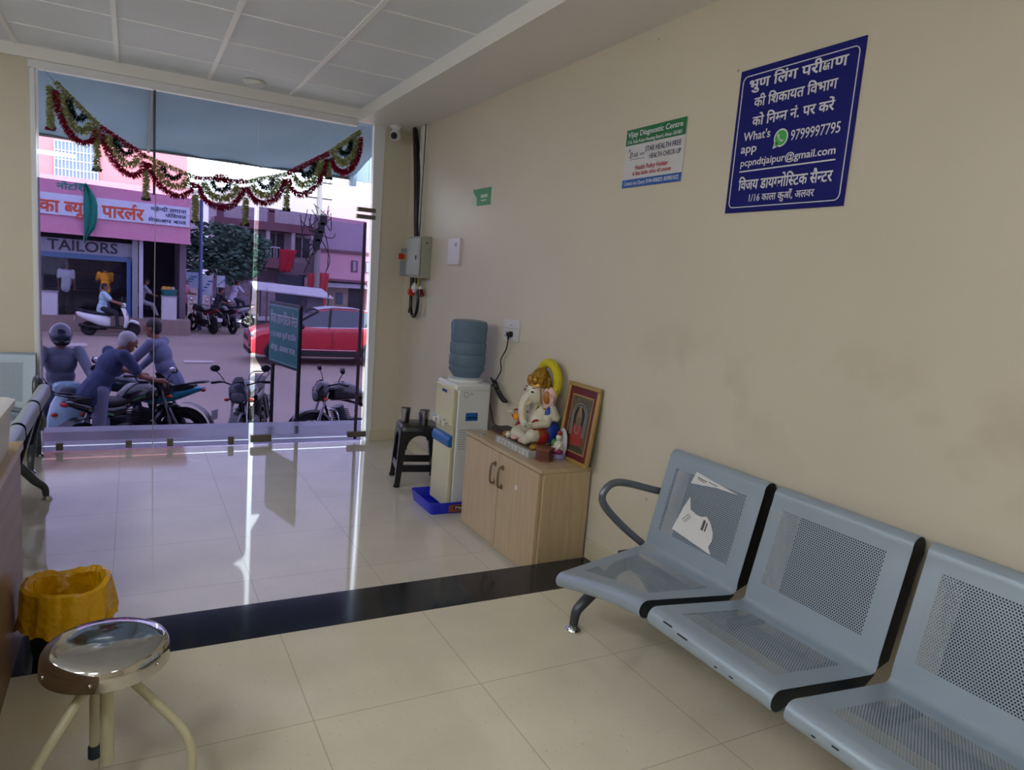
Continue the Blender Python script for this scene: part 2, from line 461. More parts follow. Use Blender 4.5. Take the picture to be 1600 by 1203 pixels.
# ---------------- ceiling light panels (behind and left of the camera)
M_alu = mat('brushed_aluminium', '#b9bcc0', 0.35, 0.8)
for i, (x, y, pw, lab) in enumerate(((-3.2, -6.29, 1.6, 'square ceiling light panel mirrored as a thin line in the glass front'), (-3.8, -5.1, 1.4, 'square ceiling light panel over the left side of the waiting area'), (-1.38, -7.5, 0.5, 'square ceiling light panel at the back of the waiting area'), (-4.1, -2.1, 1.2, 'square ceiling light panel over the far left corner by the front wall'))):  # the last panel is unseen, added to brighten the far end of the room
    t = thing('ceiling_light', lab, 'light', (x, y, CEIL), group='square light panels in the ceiling')
    MB().box((-0.30, -0.30, -0.020), (0.30, 0.30, -0.008)).build('frame', M_alu, t, smooth=False)
    MB().box((-0.28, -0.28, -0.024), (0.28, 0.28, -0.0205)).build('diffuser', mat('led_diffuser_%d' % i, '#ffffff', 0.5, emit=PANEL_COLOR, estr=pw * PANEL_POWER / (PI * 0.31)), t, smooth=False)
# unseen tube lights added on the left and back walls to brighten the room
for i, (x, y, rz, pw, lab) in enumerate(((XL, -3.7, 0.0, 2.2, 'wall tube light on the left wall'), (-4.4, YB, PI / 2, 1.5, 'wall tube light on the back wall'))):
    t = thing('added_tube_light', lab, 'light', (x, y, 2.15), rz, 'white tube lights on the walls')
    MB().box((0.001, -0.62, -0.03), (0.03, 0.62, 0.03)).build('batten', M_white, t, bevel=0.004)
    MB().cyl((0.055, -0.60, 0), (0.055, 0.60, 0), 0.015, seg=14).build('tube', mat('added_tube_glow_%d' % i, '#ffffff', 0.5, emit=TUBE_COLOR, estr=pw * TUBE_POWER / (PI * 0.113)), t)
    for s_ in (-1, 1): MB().box((0.03, s_ * 0.61 - 0.012, -0.018), (0.072, s_ * 0.61 + 0.012, 0.018)).build('tube_holder', M_white, t, bevel=0.003)
t = thing('downlight', 'small round white fitting in the ceiling near the glass front', 'ceiling fitting', (-1.378, -0.32, CEIL))
MB().lathe([(0.0, -0.03), (0.055, -0.03), (0.075, -0.018), (0.08, -0.004), (0.0, -0.004)], seg=24).build('body', M_white, t)
MB().lathe([(0.0, -0.034), (0.045, -0.034), (0.05, -0.029), (0.0, -0.029)], seg=20).build('lens', mat('frosted_lens', '#c9cbd0', 0.3), t)

# ================================================================== BENCHES
def perforated(name, col, rough=0.38, metal=0.55, pitch=0.0088, hole=0.0026):
    m = mat(name, col, rough, metal, spec=0.5)
    nt = m.node_tree; b = nt.nodes['Principled BSDF']; N = nt.nodes.new; L = nt.links.new
    at = N('ShaderNodeUVMap'); at.uv_map = 'UVMap'
    sp = N('ShaderNodeSeparateXYZ'); L(at.outputs[0], sp.inputs[0])
    def M(op, a, b2=None):
        n = N('ShaderNodeMath'); n.operation = op
        for i, q in enumerate((a, b2)):
            if q is None: continue
            if isinstance(q, (int, float)): n.inputs[i].default_value = q
            else: L(q, n.inputs[i])
        return n.outputs[0]
    # UV in metres; the zone of holes is 0..1 in the second UV map
    def lattice(du, dv):
        px, py = pitch, pitch * 1.732
        fu = M('SUBTRACT', M('FRACT', M('DIVIDE', M('ADD', sp.outputs['X'], du + 10 * px), px)), 0.5)
        fv = M('SUBTRACT', M('FRACT', M('DIVIDE', M('ADD', sp.outputs['Y'], dv + 10 * py), py)), 0.5)
        a = M('MULTIPLY', fu, px); c = M('MULTIPLY', fv, py)
        return M('LESS_THAN', M('SQRT', M('ADD', M('MULTIPLY', a, a), M('MULTIPLY', c, c))), hole)
    holes = M('MAXIMUM', lattice(0, 0), lattice(pitch / 2, pitch * 0.866))
    z = N('ShaderNodeUVMap'); z.uv_map = 'Zone'; s2 = N('ShaderNodeSeparateXYZ'); L(z.outputs[0], s2.inputs[0])
    zone = M('MULTIPLY', M('MULTIPLY', M('GREATER_THAN', s2.outputs['X'], 0.0), M('LESS_THAN', s2.outputs['X'], 1.0)),
             M('MULTIPLY', M('GREATER_THAN', s2.outputs['Y'], 0.0), M('LESS_THAN', s2.outputs['Y'], 1.0)))
    a = M('SUBTRACT', 1.0, M('MULTIPLY', holes, zone))
    L(a, b.inputs['Alpha'])
    return m
M_sheet = perforated('grey_perforated_steel', '#9ba8b5', metal=0.25)
M_dark = mat('black_side_plate', '#15161a', 0.35, 0.3)
M_seatside = mat('dark_grey_side_plate', '#2b3036', 0.4, 0.3)
M_greytube = mat('grey_coated_tube', '#6c7078', 0.3, 0.5)
M_legcast = mat('dark_grey_cast_leg', '#4a4d52', 0.35, 0.5)
M_chrome = mat('polished_chrome', '#c8c8c8', 0.12, 1.0)

def sheet(name, prof, y0, y1, zone_s, zone_y, m, parent, twist=None, ny=12):
    """Bent sheet: profile (x, z) along s, extruded along y."""
    bm = bmesh.new(); P = [V((x, 0, z)) for x, z in prof]; S = [0.0]
    for i in range(1, len(P)): S.append(S[-1] + (P[i] - P[i-1]).length)
    grid = []
    for i, p in enumerate(P):
        row = []
        for k in range(ny + 1):
            y = y0 + (y1 - y0) * k / ny
            q = V((p.x, y, p.z))
            if twist: q = twist(q, S[i] / S[-1], k / ny)
            row.append(bm.verts.new(q))
        grid.append(row)
    bm.verts.index_update()
    info = {}
    for i in range(len(P)):
        for k in range(ny + 1): info[grid[i][k]] = (y0 + (y1 - y0) * k / ny, S[i])
    uv = bm.loops.layers.uv.new('UVMap'); zn = bm.loops.layers.uv.new('Zone')
    for i in range(len(P) - 1):
        for k in range(ny):
            f = bm.faces.new((grid[i][k], grid[i][k+1], grid[i+1][k+1], grid[i+1][k])); f.smooth = True
            for l in f.loops:
                y, s = info[l.vert]
                l[uv].uv = (y, s)
                l[zn].uv = ((y - zone_y[0]) / (zone_y[1] - zone_y[0]), (s - zone_s[0]) / (zone_s[1] - zone_s[0]))
    me = bpy.data.meshes.new(name); bm.to_mesh(me); bm.free(); me.materials.append(m)
    o = bpy.data.objects.new(name, me); COL.objects.link(o); o.parent = parent
    return o

PITCH, WID = 0.58, 0.535
def bench(label, loc, rotz, hs=1.0, twisted=False, arms=('start',), n=3, legs=(0.0, 1.70)):
    t = thing('waiting_bench', label, 'bench', loc, rotz, group='grey perforated steel waiting benches')
    Zs = lambda z: z * hs
    HX, HZ, FX, FZ = 0.175, Zs(0.352), 0.60, Zs(0.392)
    rr = 0.034
    seat_prof = [(HX - 0.012, HZ + 0.03), (HX, HZ + 0.006), (HX + 0.02, HZ)] + [(HX + 0.02 + (FX - HX - 0.02) * k / 8, HZ + (FZ - HZ) * k / 8) for k in range(1, 9)]
    seat_prof += [(FX + rr * math.sin(a) , FZ - rr + rr * math.cos(a)) for a in [PI * k / 10 for k in range(1, 11)]] + [(FX - 0.05, FZ - 2 * rr)]
    TX, TZ, tr = 0.088, Zs(0.742), 0.034
    back_prof = [(HX - 0.004, HZ + 0.012)] + [(HX + (TX - HX) * k / 9, HZ + 0.012 + (TZ - HZ - 0.012) * k / 9) for k in range(1, 10)]
    back_prof += [(TX - tr + tr * math.cos(a), TZ + 0.004 + tr * math.sin(a)) for a in [PI * k / 12 for k in range(1, 13)]] + [(TX - 2 * tr, TZ - 0.03)]
    for k in range(n):
        y0 = k * PITCH; y1 = y0 + WID
        tw = None
        if twisted and k == 0:
            def tw(q, s, v):
                d = max(0.0, min(1.0, (q.x - HX) / (FX - HX)))
                return V((q.x, q.y, q.z - 0.115 * d * (1 - v) ** 1.3))
        st = sheet('seat', seat_prof, y0, y1, (0.10, 0.40), (y0 + 0.07, y1 - 0.07), M_sheet, t, tw)
        bk = sheet('backrest', back_prof, y0, y1, (0.075, 0.355), (y0 + 0.055, y1 - 0.075), M_sheet, t)
        for ys, sg in ((y0, 1), (y1, -1)):
            if not (tw and sg == 1):
                p = MB(); poly = [(HX, HZ - 0.004)] + [(FX, FZ - 0.004)] + [(FX + (rr-.002) * math.sin(a), FZ - rr + (rr-.002) * math.cos(a)) for a in [PI * q / 8 for q in range(1, 9)]] + [(FX - 0.045, FZ - 0.055), (FX - 0.075, FZ - 0.042), (HX + 0.05, HZ - 0.040)]
                p.prism(poly, ys + sg * 0.001, ys + sg * 0.012); p.build('seat_end_plate', M_seatside, t, smooth=False)
            p = MB(); poly = [(HX - 0.006, HZ + 0.01), (TX - 0.004, TZ)] + [(TX - tr + (tr-.003) * math.cos(a), TZ + 0.004 + (tr-.003) * math.sin(a)) for a in [PI * q / 8 for q in range(0, 9)]] + [(TX - 2 * tr + 0.002, TZ - 0.02), (TX - 0.045, TZ - 0.06), (HX - 0.062, HZ + 0.03)]
            p.prism(poly, ys + sg * 0.001, ys + sg * 0.012); p.build('back_end_plate', M_dark, t, smooth=False)
        bp = MB(); dx_, dz_ = -0.045, -0.012
        bp.ring_surface([[(HX + dx_, yy, HZ + 0.05 + dz_), (TX + dx_ + 0.004, yy, TZ - 0.01), (TX + dx_, yy, TZ - 0.01), (HX + dx_ - 0.004, yy, HZ + 0.05 + dz_)] for yy in (y0 + 0.105, y1 - 0.014)])
        bp.build('back_liner', M_dark, t, smooth=False)
    L = (n - 1) * PITCH + WID
    MB().box((0.235, 0.0, Zs(0.262)), (0.295, L, Zs(0.318))).build('beam', M_greytube, t, bevel=0.006)
    for k in range(n):
        for yy in ((WID - 0.10,) if twisted and k == 0 else (0.10, WID - 0.10)):
            MB().box((0.19, k * PITCH + yy - 0.02, Zs(0.315)), (0.34, k * PITCH + yy + 0.02, Zs(0.338))).build('seat_bracket', M_dark, t, smooth=False)
    for ly in legs:
        for sx, fx in ((1, 0.522), (-1, 0.052)):
            top = V((0.265 + sx * 0.01, ly, Zs(0.27)))
            kx = fx - sx * 0.01
            pts = smooth_path([top, V((0.265 + sx * 0.07, ly, Zs(0.245))), V((kx - sx * 0.05, ly, Zs(0.135))), V((kx, ly, Zs(0.085))), V((fx, ly, 0.022))], 5)
            rad = [0.032 - 0.014 * i / (len(pts) - 1) for i in range(len(pts))]
            lg = MB(); lg.tube(pts, rad, 12); lo = lg.build('leg', M_legcast, t)
            MB().lathe([(0.0, 0.0), (0.030, 0.0), (0.034, 0.006), (0.028, 0.016), (0.018, 0.026), (0.0, 0.03)], (fx, ly, 0.0), 20).build('foot', M_chrome, lo)
        MB().box((0.225, ly - 0.03, Zs(0.25)), (0.305, ly + 0.03, Zs(0.325))).build('leg_bracket', M_dark, t, bevel=0.008)
    for a in arms:
        y = 0.02 if a == 'start' else L - 0.02
        y -= 0.045 if a == 'start' else -0.045
        pts = [(0.175, y, Zs(0.345)), (0.30, y, Zs(0.44)), (0.40, y, Zs(0.535)), (0.418, y, Zs(0.59)), (0.375, y, Zs(0.633)), (0.30, y, Zs(0.632)), (0.15, y, Zs(0.592)), (0.085, y, Zs(0.572)), (0.062, y, Zs(0.53)), (0.075, y, Zs(0.47))]
        ar = MB(); ar.tube(smooth_path(pts, 6), 0.0165, 10).build('armrest', M_greytube, t)
    return t
right_bench = bench('grey perforated steel bench against the right wall, torn papers on its first back', (0.0, -3.885, 0.0), PI, twisted=True)
bench('grey steel bench by the front wall left of the glass, facing into the room', (-4.50, -0.055, LOW), -PI / 2, arms=('end',), legs=(0.0, 1.70))
bench('grey steel bench with its rolled back turned to the room, behind the wooden desk', (-2.605, -1.19, LOW), PI, hs=0.93, arms=('start',))

# torn papers stuck on the first back of the right bench
M_paper = mat('white_paper', '#dcdad8', 0.7); M_print = mat('print_grey', '#5c5a60', 0.7)
bk0 = [c for c in right_bench.children if c.name.startswith('backrest')][0]
def on_back(u, s, off=0.0025):     # u along the bench, s metres up the back from the hinge
    HX, HZ, TX, TZ = 0.175, 0.364, 0.088, 0.742
    d = V((TX - HX, 0, TZ - HZ)).normalized(); nrm = V((d.z, 0, -d.x))
    return V((HX, u, HZ)) + d * s + nrm * off
def paper(name, pts, marks):
    b = MB(); lo = [on_back(u, s, 0.002) for u, s in pts]; hi = [on_back(u, s, 0.0035) for u, s in pts]
    b.ring_surface([lo, hi]); o = b.build(name, M_paper, bk0, smooth=False)
    if marks:
        q = MB()
        for (u0, s0, u1, s1, w) in marks:
            a, c = on_back(u0, s0, 0.0042), on_back(u1, s1, 0.0042); dirn = (c - a).normalized(); n = dirn.cross(V((0.97, 0, 0.22))).normalized() * w / 2
            q.face([a + n, c + n, c - n, a - n])
        q.build('printed_marks', M_print, o, smooth=False)
paper('torn_paper', [(0.135, 0.105), (0.165, 0.215), (0.185, 0.262), (0.205, 0.215), (0.24, 0.205), (0.275, 0.205), (0.30, 0.215), (0.325, 0.200), (0.355, 0.165), (0.362, 0.135), (0.352, 0.105), (0.375, 0.080), (0.30, 0.088), (0.22, 0.096)],
      [(0.178, 0.16, 0.205, 0.195, 0.003), (0.188, 0.155, 0.215, 0.19, 0.003), (0.198, 0.155, 0.222, 0.186, 0.002), (0.295, 0.155, 0.298, 0.198, 0.014), (0.312, 0.155, 0.314, 0.192, 0.008)])
paper('torn_paper', [(0.165, 0.318), (0.180, 0.372), (0.255, 0.362), (0.42, 0.345), (0.30, 0.338), (0.23, 0.327)], [(0.195, 0.352, 0.25, 0.347, 0.004), (0.20, 0.345, 0.24, 0.341, 0.003), (0.26, 0.350, 0.31, 0.346, 0.003)])
# scuffed paint on the seat fronts
q = MB(); FXs, FZs = 0.634, 0.360
for u0, u1, zz in ((0.66, 0.70, .378), (0.73, 0.775, .37), (0.9, .91, .35), (0.96, 0.975, .352), (1.25, 1.262, .35), (1.31, 1.33, .36), (1.5, 1.51, .352)):
    q.box((FXs - 0.002, u0, zz), (FXs + 0.001, u1, zz + 0.004))
q.build('paint_chips', M_dark, right_bench, smooth=False)

# ================================================================== SHRINE CABINET AND WATER CORNER
M_wood = mat('light_oak_laminate', '#bfa987', 0.35, color2='#b29a76', vscale=5.0, stretch=(9, 9, 0.7))
M_woodtop = mat('light_oak_top', '#bda785', 0.32, color2='#b19976', vscale=5.0, stretch=(7, 0.7, 7))
M_plinth_shadow = mat('plinth_shadow_dark', '#241a10', 0.7)
CT = 0.505
t = thing('cabinet', 'low light oak two-door cabinet against the right wall carrying the shrine', 'cabinet', (-0.17, -2.735, LOW))
h = CT - LOW; y0, y1 = -0.467, 0.467
b = MB(); b.box((-0.135, y0, 0.0), (0.155, y1, h - 0.022)); b.build('body', M_wood, t, bevel=0.002)
MB().box((-0.158, y0, h - 0.022), (0.156, y1, h)).build('top', M_woodtop, t, bevel=0.003)
for ya, yb, hy in ((y0 + 0.02, -0.006, -0.05), (-0.001, y1 - 0.002, 0.045)):
    d = MB().box((-0.1565, ya, 0.025), (-0.1365, yb, h - 0.026)).build('door', M_wood, t, bevel=0.002)
    hd = MB(); hd.tube(smooth_path([(-0.157, hy, 0.395), (-0.182, hy, 0.40), (-0.188, hy, 0.45), (-0.182, hy, 0.505), (-0.157, hy, 0.51)], 5), [0.007] * 21, 8)
    hd.box((-0.162, hy - 0.011, 0.382), (-0.1567, hy + 0.011, 0.41)).box((-0.162, hy - 0.011, 0.495), (-0.1567, hy + 0.011, 0.522))
    hd.build('handle', mat('brushed_handle', '#8d7f6a', 0.35, 0.8), d)
MB().box((-0.1585, -0.235, 0.43), (-0.157, -0.205, 0.455)).build('paper_tag', M_paper, t, smooth=False)
MB().box((-0.134, y0 - 0.0005, 0.0), (0.154, y0 + 0.0005, 0.006)).build('painted_plinth_shadow', M_plinth_shadow, t, smooth=False)  # thin dark strip coloured in as the shadow line at the cabinet's foot

# ---- water dispenser
M_cream = mat('cream_plastic', '#cfc9a8', 0.35); M_offwhite = mat('white_enamel', '#d9dbdc', 0.35); M_blue = mat('blue_plastic', '#1d5fa8', 0.3)
t = thing('water_dispenser', 'white and cream floor standing water dispenser beside the cabinet', 'water dispenser', (-0.20, -1.91, LOW + 0.012))
W2, D2, Hh = 0.15, 0.13, 0.862
MB().box((-D2 + 0.02, -W2, 0.0), (D2, W2, Hh - 0.03)).build('body', M_offwhite, t, bevel=0.012)
MB().box((-D2 - 0.004, -W2 - 0.003, Hh - 0.055), (D2 + 0.002, W2 + 0.003, Hh)).build('top', M_offwhite, t, bevel=0.015)
# front: upper panel with taps, recess, lower door
f = MB(); f.prism([(-D2 + 0.02, 0.56), (-D2 - 0.012, 0.575), (-D2 - 0.012, Hh - 0.03), (-D2 + 0.02, Hh - 0.02)], -W2 + 0.002, W2 - 0.002); f.build('front_panel', M_cream, t, bevel=0.006)
MB().box((-D2 - 0.014, -W2 + 0.002, 0.02), (-D2 + 0.02, W2 - 0.002, 0.43)).build('lower_door', M_cream, t, bevel=0.008)
MB().box((-D2 + 0.005, -W2 + 0.004, 0.43), (-D2 + 0.022, W2 - 0.004, 0.57)).build('tap_recess', mat('cream_recess', '#bdb692', 0.4), t, smooth=False)
d = MB(); d.prism([(-D2 + 0.02, 0.43), (-D2 - 0.024, 0.435), (-D2 - 0.032, 0.47), (-D2 - 0.02, 0.505), (-D2 + 0.02, 0.515)], -W2 + 0.01, W2 - 0.01); d.build('drip_tray', M_blue, t, bevel=0.008)
for i, (yy, cc) in enumerate(((-0.08, '#c9b6a6'), (0.0, '#d8d8d8'), (0.08, '#a9b4c8'))):
    q = MB(); q.cyl((-D2 - 0.01, yy, 0.60), (-D2 - 0.045, yy, 0.60), 0.012); q.cyl((-D2 - 0.040, yy, 0.61), (-D2 - 0.040, yy, 0.57), 0.010)
    tp = q.build('tap', M_offwhite, t); MB().box((-D2 - 0.055, yy - 0.012, 0.605), (-D2 - 0.030, yy + 0.012, 0.618)).build('tap_lever', mat('tap_lever_%d' % i, cc, 0.4), tp, bevel=0.003)
MB().box((-D2 - 0.0135, -0.04, 0.785), (-D2 - 0.0115, 0.04, 0.805)).build('brand_strip', mat('dark_blue_print', '#1c3f86', 0.4), t, smooth=False)
# side: recessed blue grip and louvres
MB().box((-0.045, -W2 - 0.002, 0.612), (0.045, -W2 + 0.004, 0.668)).build('side_grip', M_blue, t, bevel=0.004)
MB().box((-0.038, -W2 - 0.004, 0.628), (0.038, -W2 - 0.0015, 0.640)).build('grip_slot', mat('dark_blue_slot', '#0d2f5c', 0.5), t, bevel=0.002)
lv = MB()
for k in range(9):
    for x0, x1 in ((-0.085, -0.035), (-0.028, 0.03), (0.037, 0.09)): lv.box((x0, -W2 - 0.0012, 0.42 + k * 0.016), (x1, -W2 + 0.002, 0.4255 + k * 0.016))
lv.build('louvres', mat('louvre_grey', '#a9adb2', 0.5), t, smooth=False)
lv = MB()
lv.lathe([(0.016, 0), (0.020, 0), (0.020, .0008), (0.016, .0008)], (-0.05, -W2 - 0.002, 0.79), 20, axis='y'); lv.box((-0.02, -W2 - 0.0022, 0.789), (-0.002, -W2 - 0.001, 0.797))
lv.build('logo', mat('logo_grey', '#9a9ea3', 0.5), t, smooth=False)
MB().lathe([(0.0, 0), (0.125, 0), (0.125, 0.018), (0.09, 0.03), (0.0, 0.03)], (0.01, 0, Hh), 32).build('bottle_collar', M_offwhite, t)

# ---- 20 litre jar
def jar_mat():
    m = mat('blue_water_jar', '#7890a6', 0.18, spec=0.5)
    b = m.node_tree.nodes['Principled BSDF']; b.inputs['Transmission Weight'].default_value = 0.55; b.inputs['IOR'].default_value = 1.2
    return m
JZ = LOW + 0.012 + Hh + 0.018
jar = MB()
prof = [(0.03, 0.0), (0.10, 0.004), (0.115, 0.03), (0.134, 0.055), (0.137, 0.075), (0.131, 0.083), (0.137, 0.092), (0.137, 0.155), (0.130, 0.165), (0.137, 0.175), (0.137, 0.235), (0.130, 0.245), (0.136, 0.255), (0.134, 0.315), (0.138, 0.335), (0.138, 0.365), (0.128, 0.388), (0.10, 0.395), (0.0, 0.398)]
prof = [(r_ * 0.9 if r_ > 0.05 else r_, z_) for r_, z_ in prof]
jar.lathe(prof, (0, 0, 0), 40)
o = jar.build('water_jar', jar_mat(), loc=(-0.19, -1.905, JZ)); tag(o, 'large blue water jar upside down on top of the white dispenser', 'water jar')

# ---- blue tray
M_btray = mat('royal_blue_plastic', '#1a25c4', 0.35)
b = MB()
def rrect(x0, x1, yy0, yy1, z, r=0.025, n=4):
    out = []
    for cx, cy, a in ((x1 - r, yy1 - r, 0), (x0 + r, yy1 - r, PI/2), (x0 + r, yy0 + r, PI), (x1 - r, yy0 + r, 1.5*PI)):
        for k in range(n + 1): out.append((cx + r * math.cos(a + PI/2*k/n), cy + r * math.sin(a + PI/2*k/n), z))
    return out
b.ring_surface([rrect(-.20, .18, -.175, .175, 0.0), rrect(-.215, .195, -.19, .19, 0.078), rrect(-.208, .188, -.183, .183, 0.078), rrect(-.193, .173, -.168, .168, 0.008)])
o = b.build('plastic_tray', M_btray, loc=(-0.255, -1.905, LOW + 0.001)); tag(o, 'royal blue plastic tray under the water dispenser', 'tray')
lb = MB().box((-0.08, -0.1915, 0.012), (0.10, -0.184, 0.062)).build('printed_label', mat('label_orange', '#8c4a3a', 0.5), o, smooth=False)
MB().box((-0.045, -0.1922, 0.03), (0.09, -0.1905, 0.052)).build('label_band', mat('label_black', '#151520', 0.5), lb, smooth=False)
lettering(lb, [('Plast', -0.035, 0.05, 0.034, 0.047, 0.015)], (0, -0.1926, 0), (1, 0, 0), (0, 0, 1), M_paper)

# ---- black plastic stool
M_blk = mat('black_plastic', '#0e0f13', 0.28)
t = thing('plastic_stool', 'black moulded plastic stool by the glass front, with steel tumblers on it', 'stool', (-0.285, -1.315, LOW), -0.22)
SH = 0.452
sz = 0.142; fz_ = 0.175
b = MB(); b.ring_surface([rrect(-sz - .008, sz + .008, -sz - .008, sz + .008, SH - 0.035, 0.03), rrect(-sz, sz, -sz, sz, SH - 0.006, 0.03), rrect(-sz + .01, sz - .01, -sz + .01, sz - .01, SH, 0.03)]); b.build('seat', M_blk, t)
for sx in (-1, 1):
    for sy in (-1, 1):
        l = MB()
        top = [(sx * (sz + .006), sy * (sz + .006)), (sx * (sz - .055), sy * (sz + .006)), (sx * (sz - .05), sy * (sz - .05)), (sx * (sz + .006), sy * (sz - .055))]
        bot = [(sx * fz_, sy * fz_), (sx * (fz_ - .04), sy * fz_), (sx * (fz_ - .035), sy * (fz_ - .035)), (sx * fz_, sy * (fz_ - .04))]
        l.ring_surface([[(x, y, SH - 0.03) for x, y in top], [(x, y, 0.02) for x, y in bot]])
        l.cyl((sx * (fz_ - .018), sy * (fz_ - .018), 0.0), (sx * (fz_ - .018), sy * (fz_ - .018), 0.025), 0.026, 0.022, 12)
        l.build('leg', M_blk, t, bevel=0.004)
for k in range(4):
    R = Matrix.Rotation(k * PI / 2, 4, 'Z')
    # arched apron between the legs and a low cross rail
    ap = MB(); pts = [(-sz - .004, SH - 0.03), (sz + .004, SH - 0.03), (sz - 0.01, SH - 0.17)]
    for q in range(0, 13):
        a = PI * q / 12; pts.append((math.cos(a) * (sz - 0.045), SH - 0.17 + math.sin(a) * 0.105))
    pts.append((-sz + 0.01, SH - 0.17))
    ap.ring_surface([[R @ V((u, -(sz + .004) - (SH - w) * 0.05, w)) for u, w in pts], [R @ V((u, -(sz - .004) - (SH - w) * 0.05, w)) for u, w in pts]])
    ap.build('apron', M_blk, t, smooth=False)
    rl = MB(); yy = -(fz_ - 0.022); rl.ring_surface([[R @ V((-fz_ + .035, yy - .012, 0.115)), R @ V((-fz_ + .035, yy + .03, 0.115)), R @ V((-fz_ + .035, yy + .02, 0.165)), R @ V((-fz_ + .035, yy - .006, 0.165))],
        [R @ V((fz_ - .035, yy - .012, 0.115)), R @ V((fz_ - .035, yy + .03, 0.115)), R @ V((fz_ - .035, yy + .02, 0.165)), R @ V((fz_ - .035, yy - .006, 0.165))]])
    rl.build('rail', M_blk, t, bevel=0.003)
M_tumb = mat('steel_tumbler', '#a9a7a2', 0.2, 1.0)
for (x, y, lab) in ((-0.375, -1.275, 'tall steel tumbler on the black stool, nearer the glass front'), (-0.262, -1.375, 'tall steel tumbler on the black stool, nearer the water dispenser')):
    b = MB(); b.lathe([(0.0, 0.0), (0.026, 0.0), (0.028, 0.004), (0.037, 0.108), (0.0385, 0.112), (0.036, 0.110), (0.027, 0.008), (0.0, 0.006)], seg=28)
    o = b.build('steel_tumbler', M_tumb, loc=(x, y, LOW + SH)); tag(o, lab, 'tumbler', 'steel tumblers on the black stool')
b = MB(); b.lathe([(0.0, 0.0), (0.024, 0.0), (0.030, 0.07), (0.028, 0.07), (0.023, 0.005), (0.0, 0.005)], seg=24)
o = b.build('plastic_cup', mat('blue_cup', '#2a4f9c', 0.35), loc=(-0.235, -1.265, LOW + SH)); tag(o, 'small blue plastic cup behind the tumblers on the black stool', 'cup')

# ================================================================== SHRINE
def marble(): return mat('white_marble', '#c9c8c2', 0.3, color2='#a9aaa8', vscale=25)
M_ivory = mat('painted_ivory', '#cdc6b2', 0.3, coat=0.3); M_pink = mat('painted_pink', '#d3aca3', 0.35); M_gold = mat('painted_gold', '#a67c2c', 0.32, 0.55, var=0.25, vscale=60)
M_red = mat('painted_red', '#a01f1c', 0.4); M_yel = mat('yellow_flowers', '#d8c514', 0.7, bump=1.0, bscale=140); M_cobalt = mat('painted_cobalt', '#1b3fa0', 0.4); M_black = mat('painted_black', '#141312', 0.4)
t = thing('idol', 'ivory seated elephant headed idol with gold crown and yellow garland on the cabinet', 'idol', (-0.105, -2.76, CT), PI)
b = MB(); b.box((-0.06, -0.20, 0.0), (0.165, 0.20, 0.036)); bs = b.build('base', marble(), t, bevel=0.003)
st = MB()
for k in range(9): st.box((0.1652, -0.185 + k * 0.043, 0.006), (0.1662, -0.181 + k * 0.043, 0.030))
st.build('carved_strip', mat('marble_joint', '#77787a', 0.5), bs, smooth=False)
MB().box((0.06, -0.18, 0.036), (0.135, 0.185, 0.044)).build('base_band', mat('brown_band', '#4c3a24', 0.5), t, bevel=0.002)
for yy in (-0.165, 0.165): MB().ell((0.11, yy, 0.05), (0.03, 0.028, 0.022)).build('marigold', M_gold, t)
MB().ell((0.0, 0, 0.052), (0.10, 0.115, 0.022)).build('cushion', mat('cream_cushion', '#a89b78', 0.5), t)
# continuous body: belly, chest, shoulders, crossed legs, head, trunk, arms
b = MB()
b.ell((0.0, 0, 0.155), (0.085, 0.095, 0.095)); b.ell((-0.01, 0, 0.225), (0.065, 0.095, 0.06)); b.cap((0, 0, 0.24), (0.015, 0, 0.30), 0.05, 0.055)
b.ell((0.022, 0, 0.325), (0.072, 0.070, 0.075)); b.ell((0.045, 0.035, 0.30), (0.03, 0.025, 0.03)); b.ell((0.045, -0.035, 0.30), (0.03, 0.025, 0.03))
b.tube(smooth_path([(0.07, 0, 0.325), (0.10, 0, 0.28), (0.115, 0.005, 0.225), (0.115, 0.02, 0.18), (0.12, 0.05, 0.155), (0.13, 0.075, 0.165), (0.125, 0.085, 0.185)], 5), [0.034 - 0.0008 * i for i in range(31)], 12)
b.cap((0.0, -0.08, 0.10), (0.10, -0.06, 0.085), 0.052, 0.04); b.cap((0.10, -0.06, 0.085), (0.10, 0.03, 0.075), 0.034, 0.022)
b.cap((0.0, 0.08, 0.10), (0.09, 0.10, 0.10), 0.052, 0.042); b.cap((0.09, 0.10, 0.10), (0.115, 0.07, 0.065), 0.036, 0.024)
for s in (-1, 1):
    b.cap((-0.01, s * 0.09, 0.235), (0.02, s * 0.125, 0.175), 0.036, 0.028); b.cap((0.02, s * 0.125, 0.175), (0.10, s * 0.115, 0.165 if s > 0 else 0.19), 0.028, 0.02)
    b.cap((-0.03, s * 0.09, 0.235), (-0.035, s * 0.135, 0.21), 0.032, 0.026); b.cap((-0.035, s * 0.135, 0.21), (0.0, s * 0.145, 0.275), 0.025, 0.018)
bd = b.build('body', M_ivory, t)
md = bd.modifiers.new('r', 'REMESH'); md.mode = 'VOXEL'; md.voxel_size = 0.005; md = bd.modifiers.new('s', 'SMOOTH'); md.iterations = 6
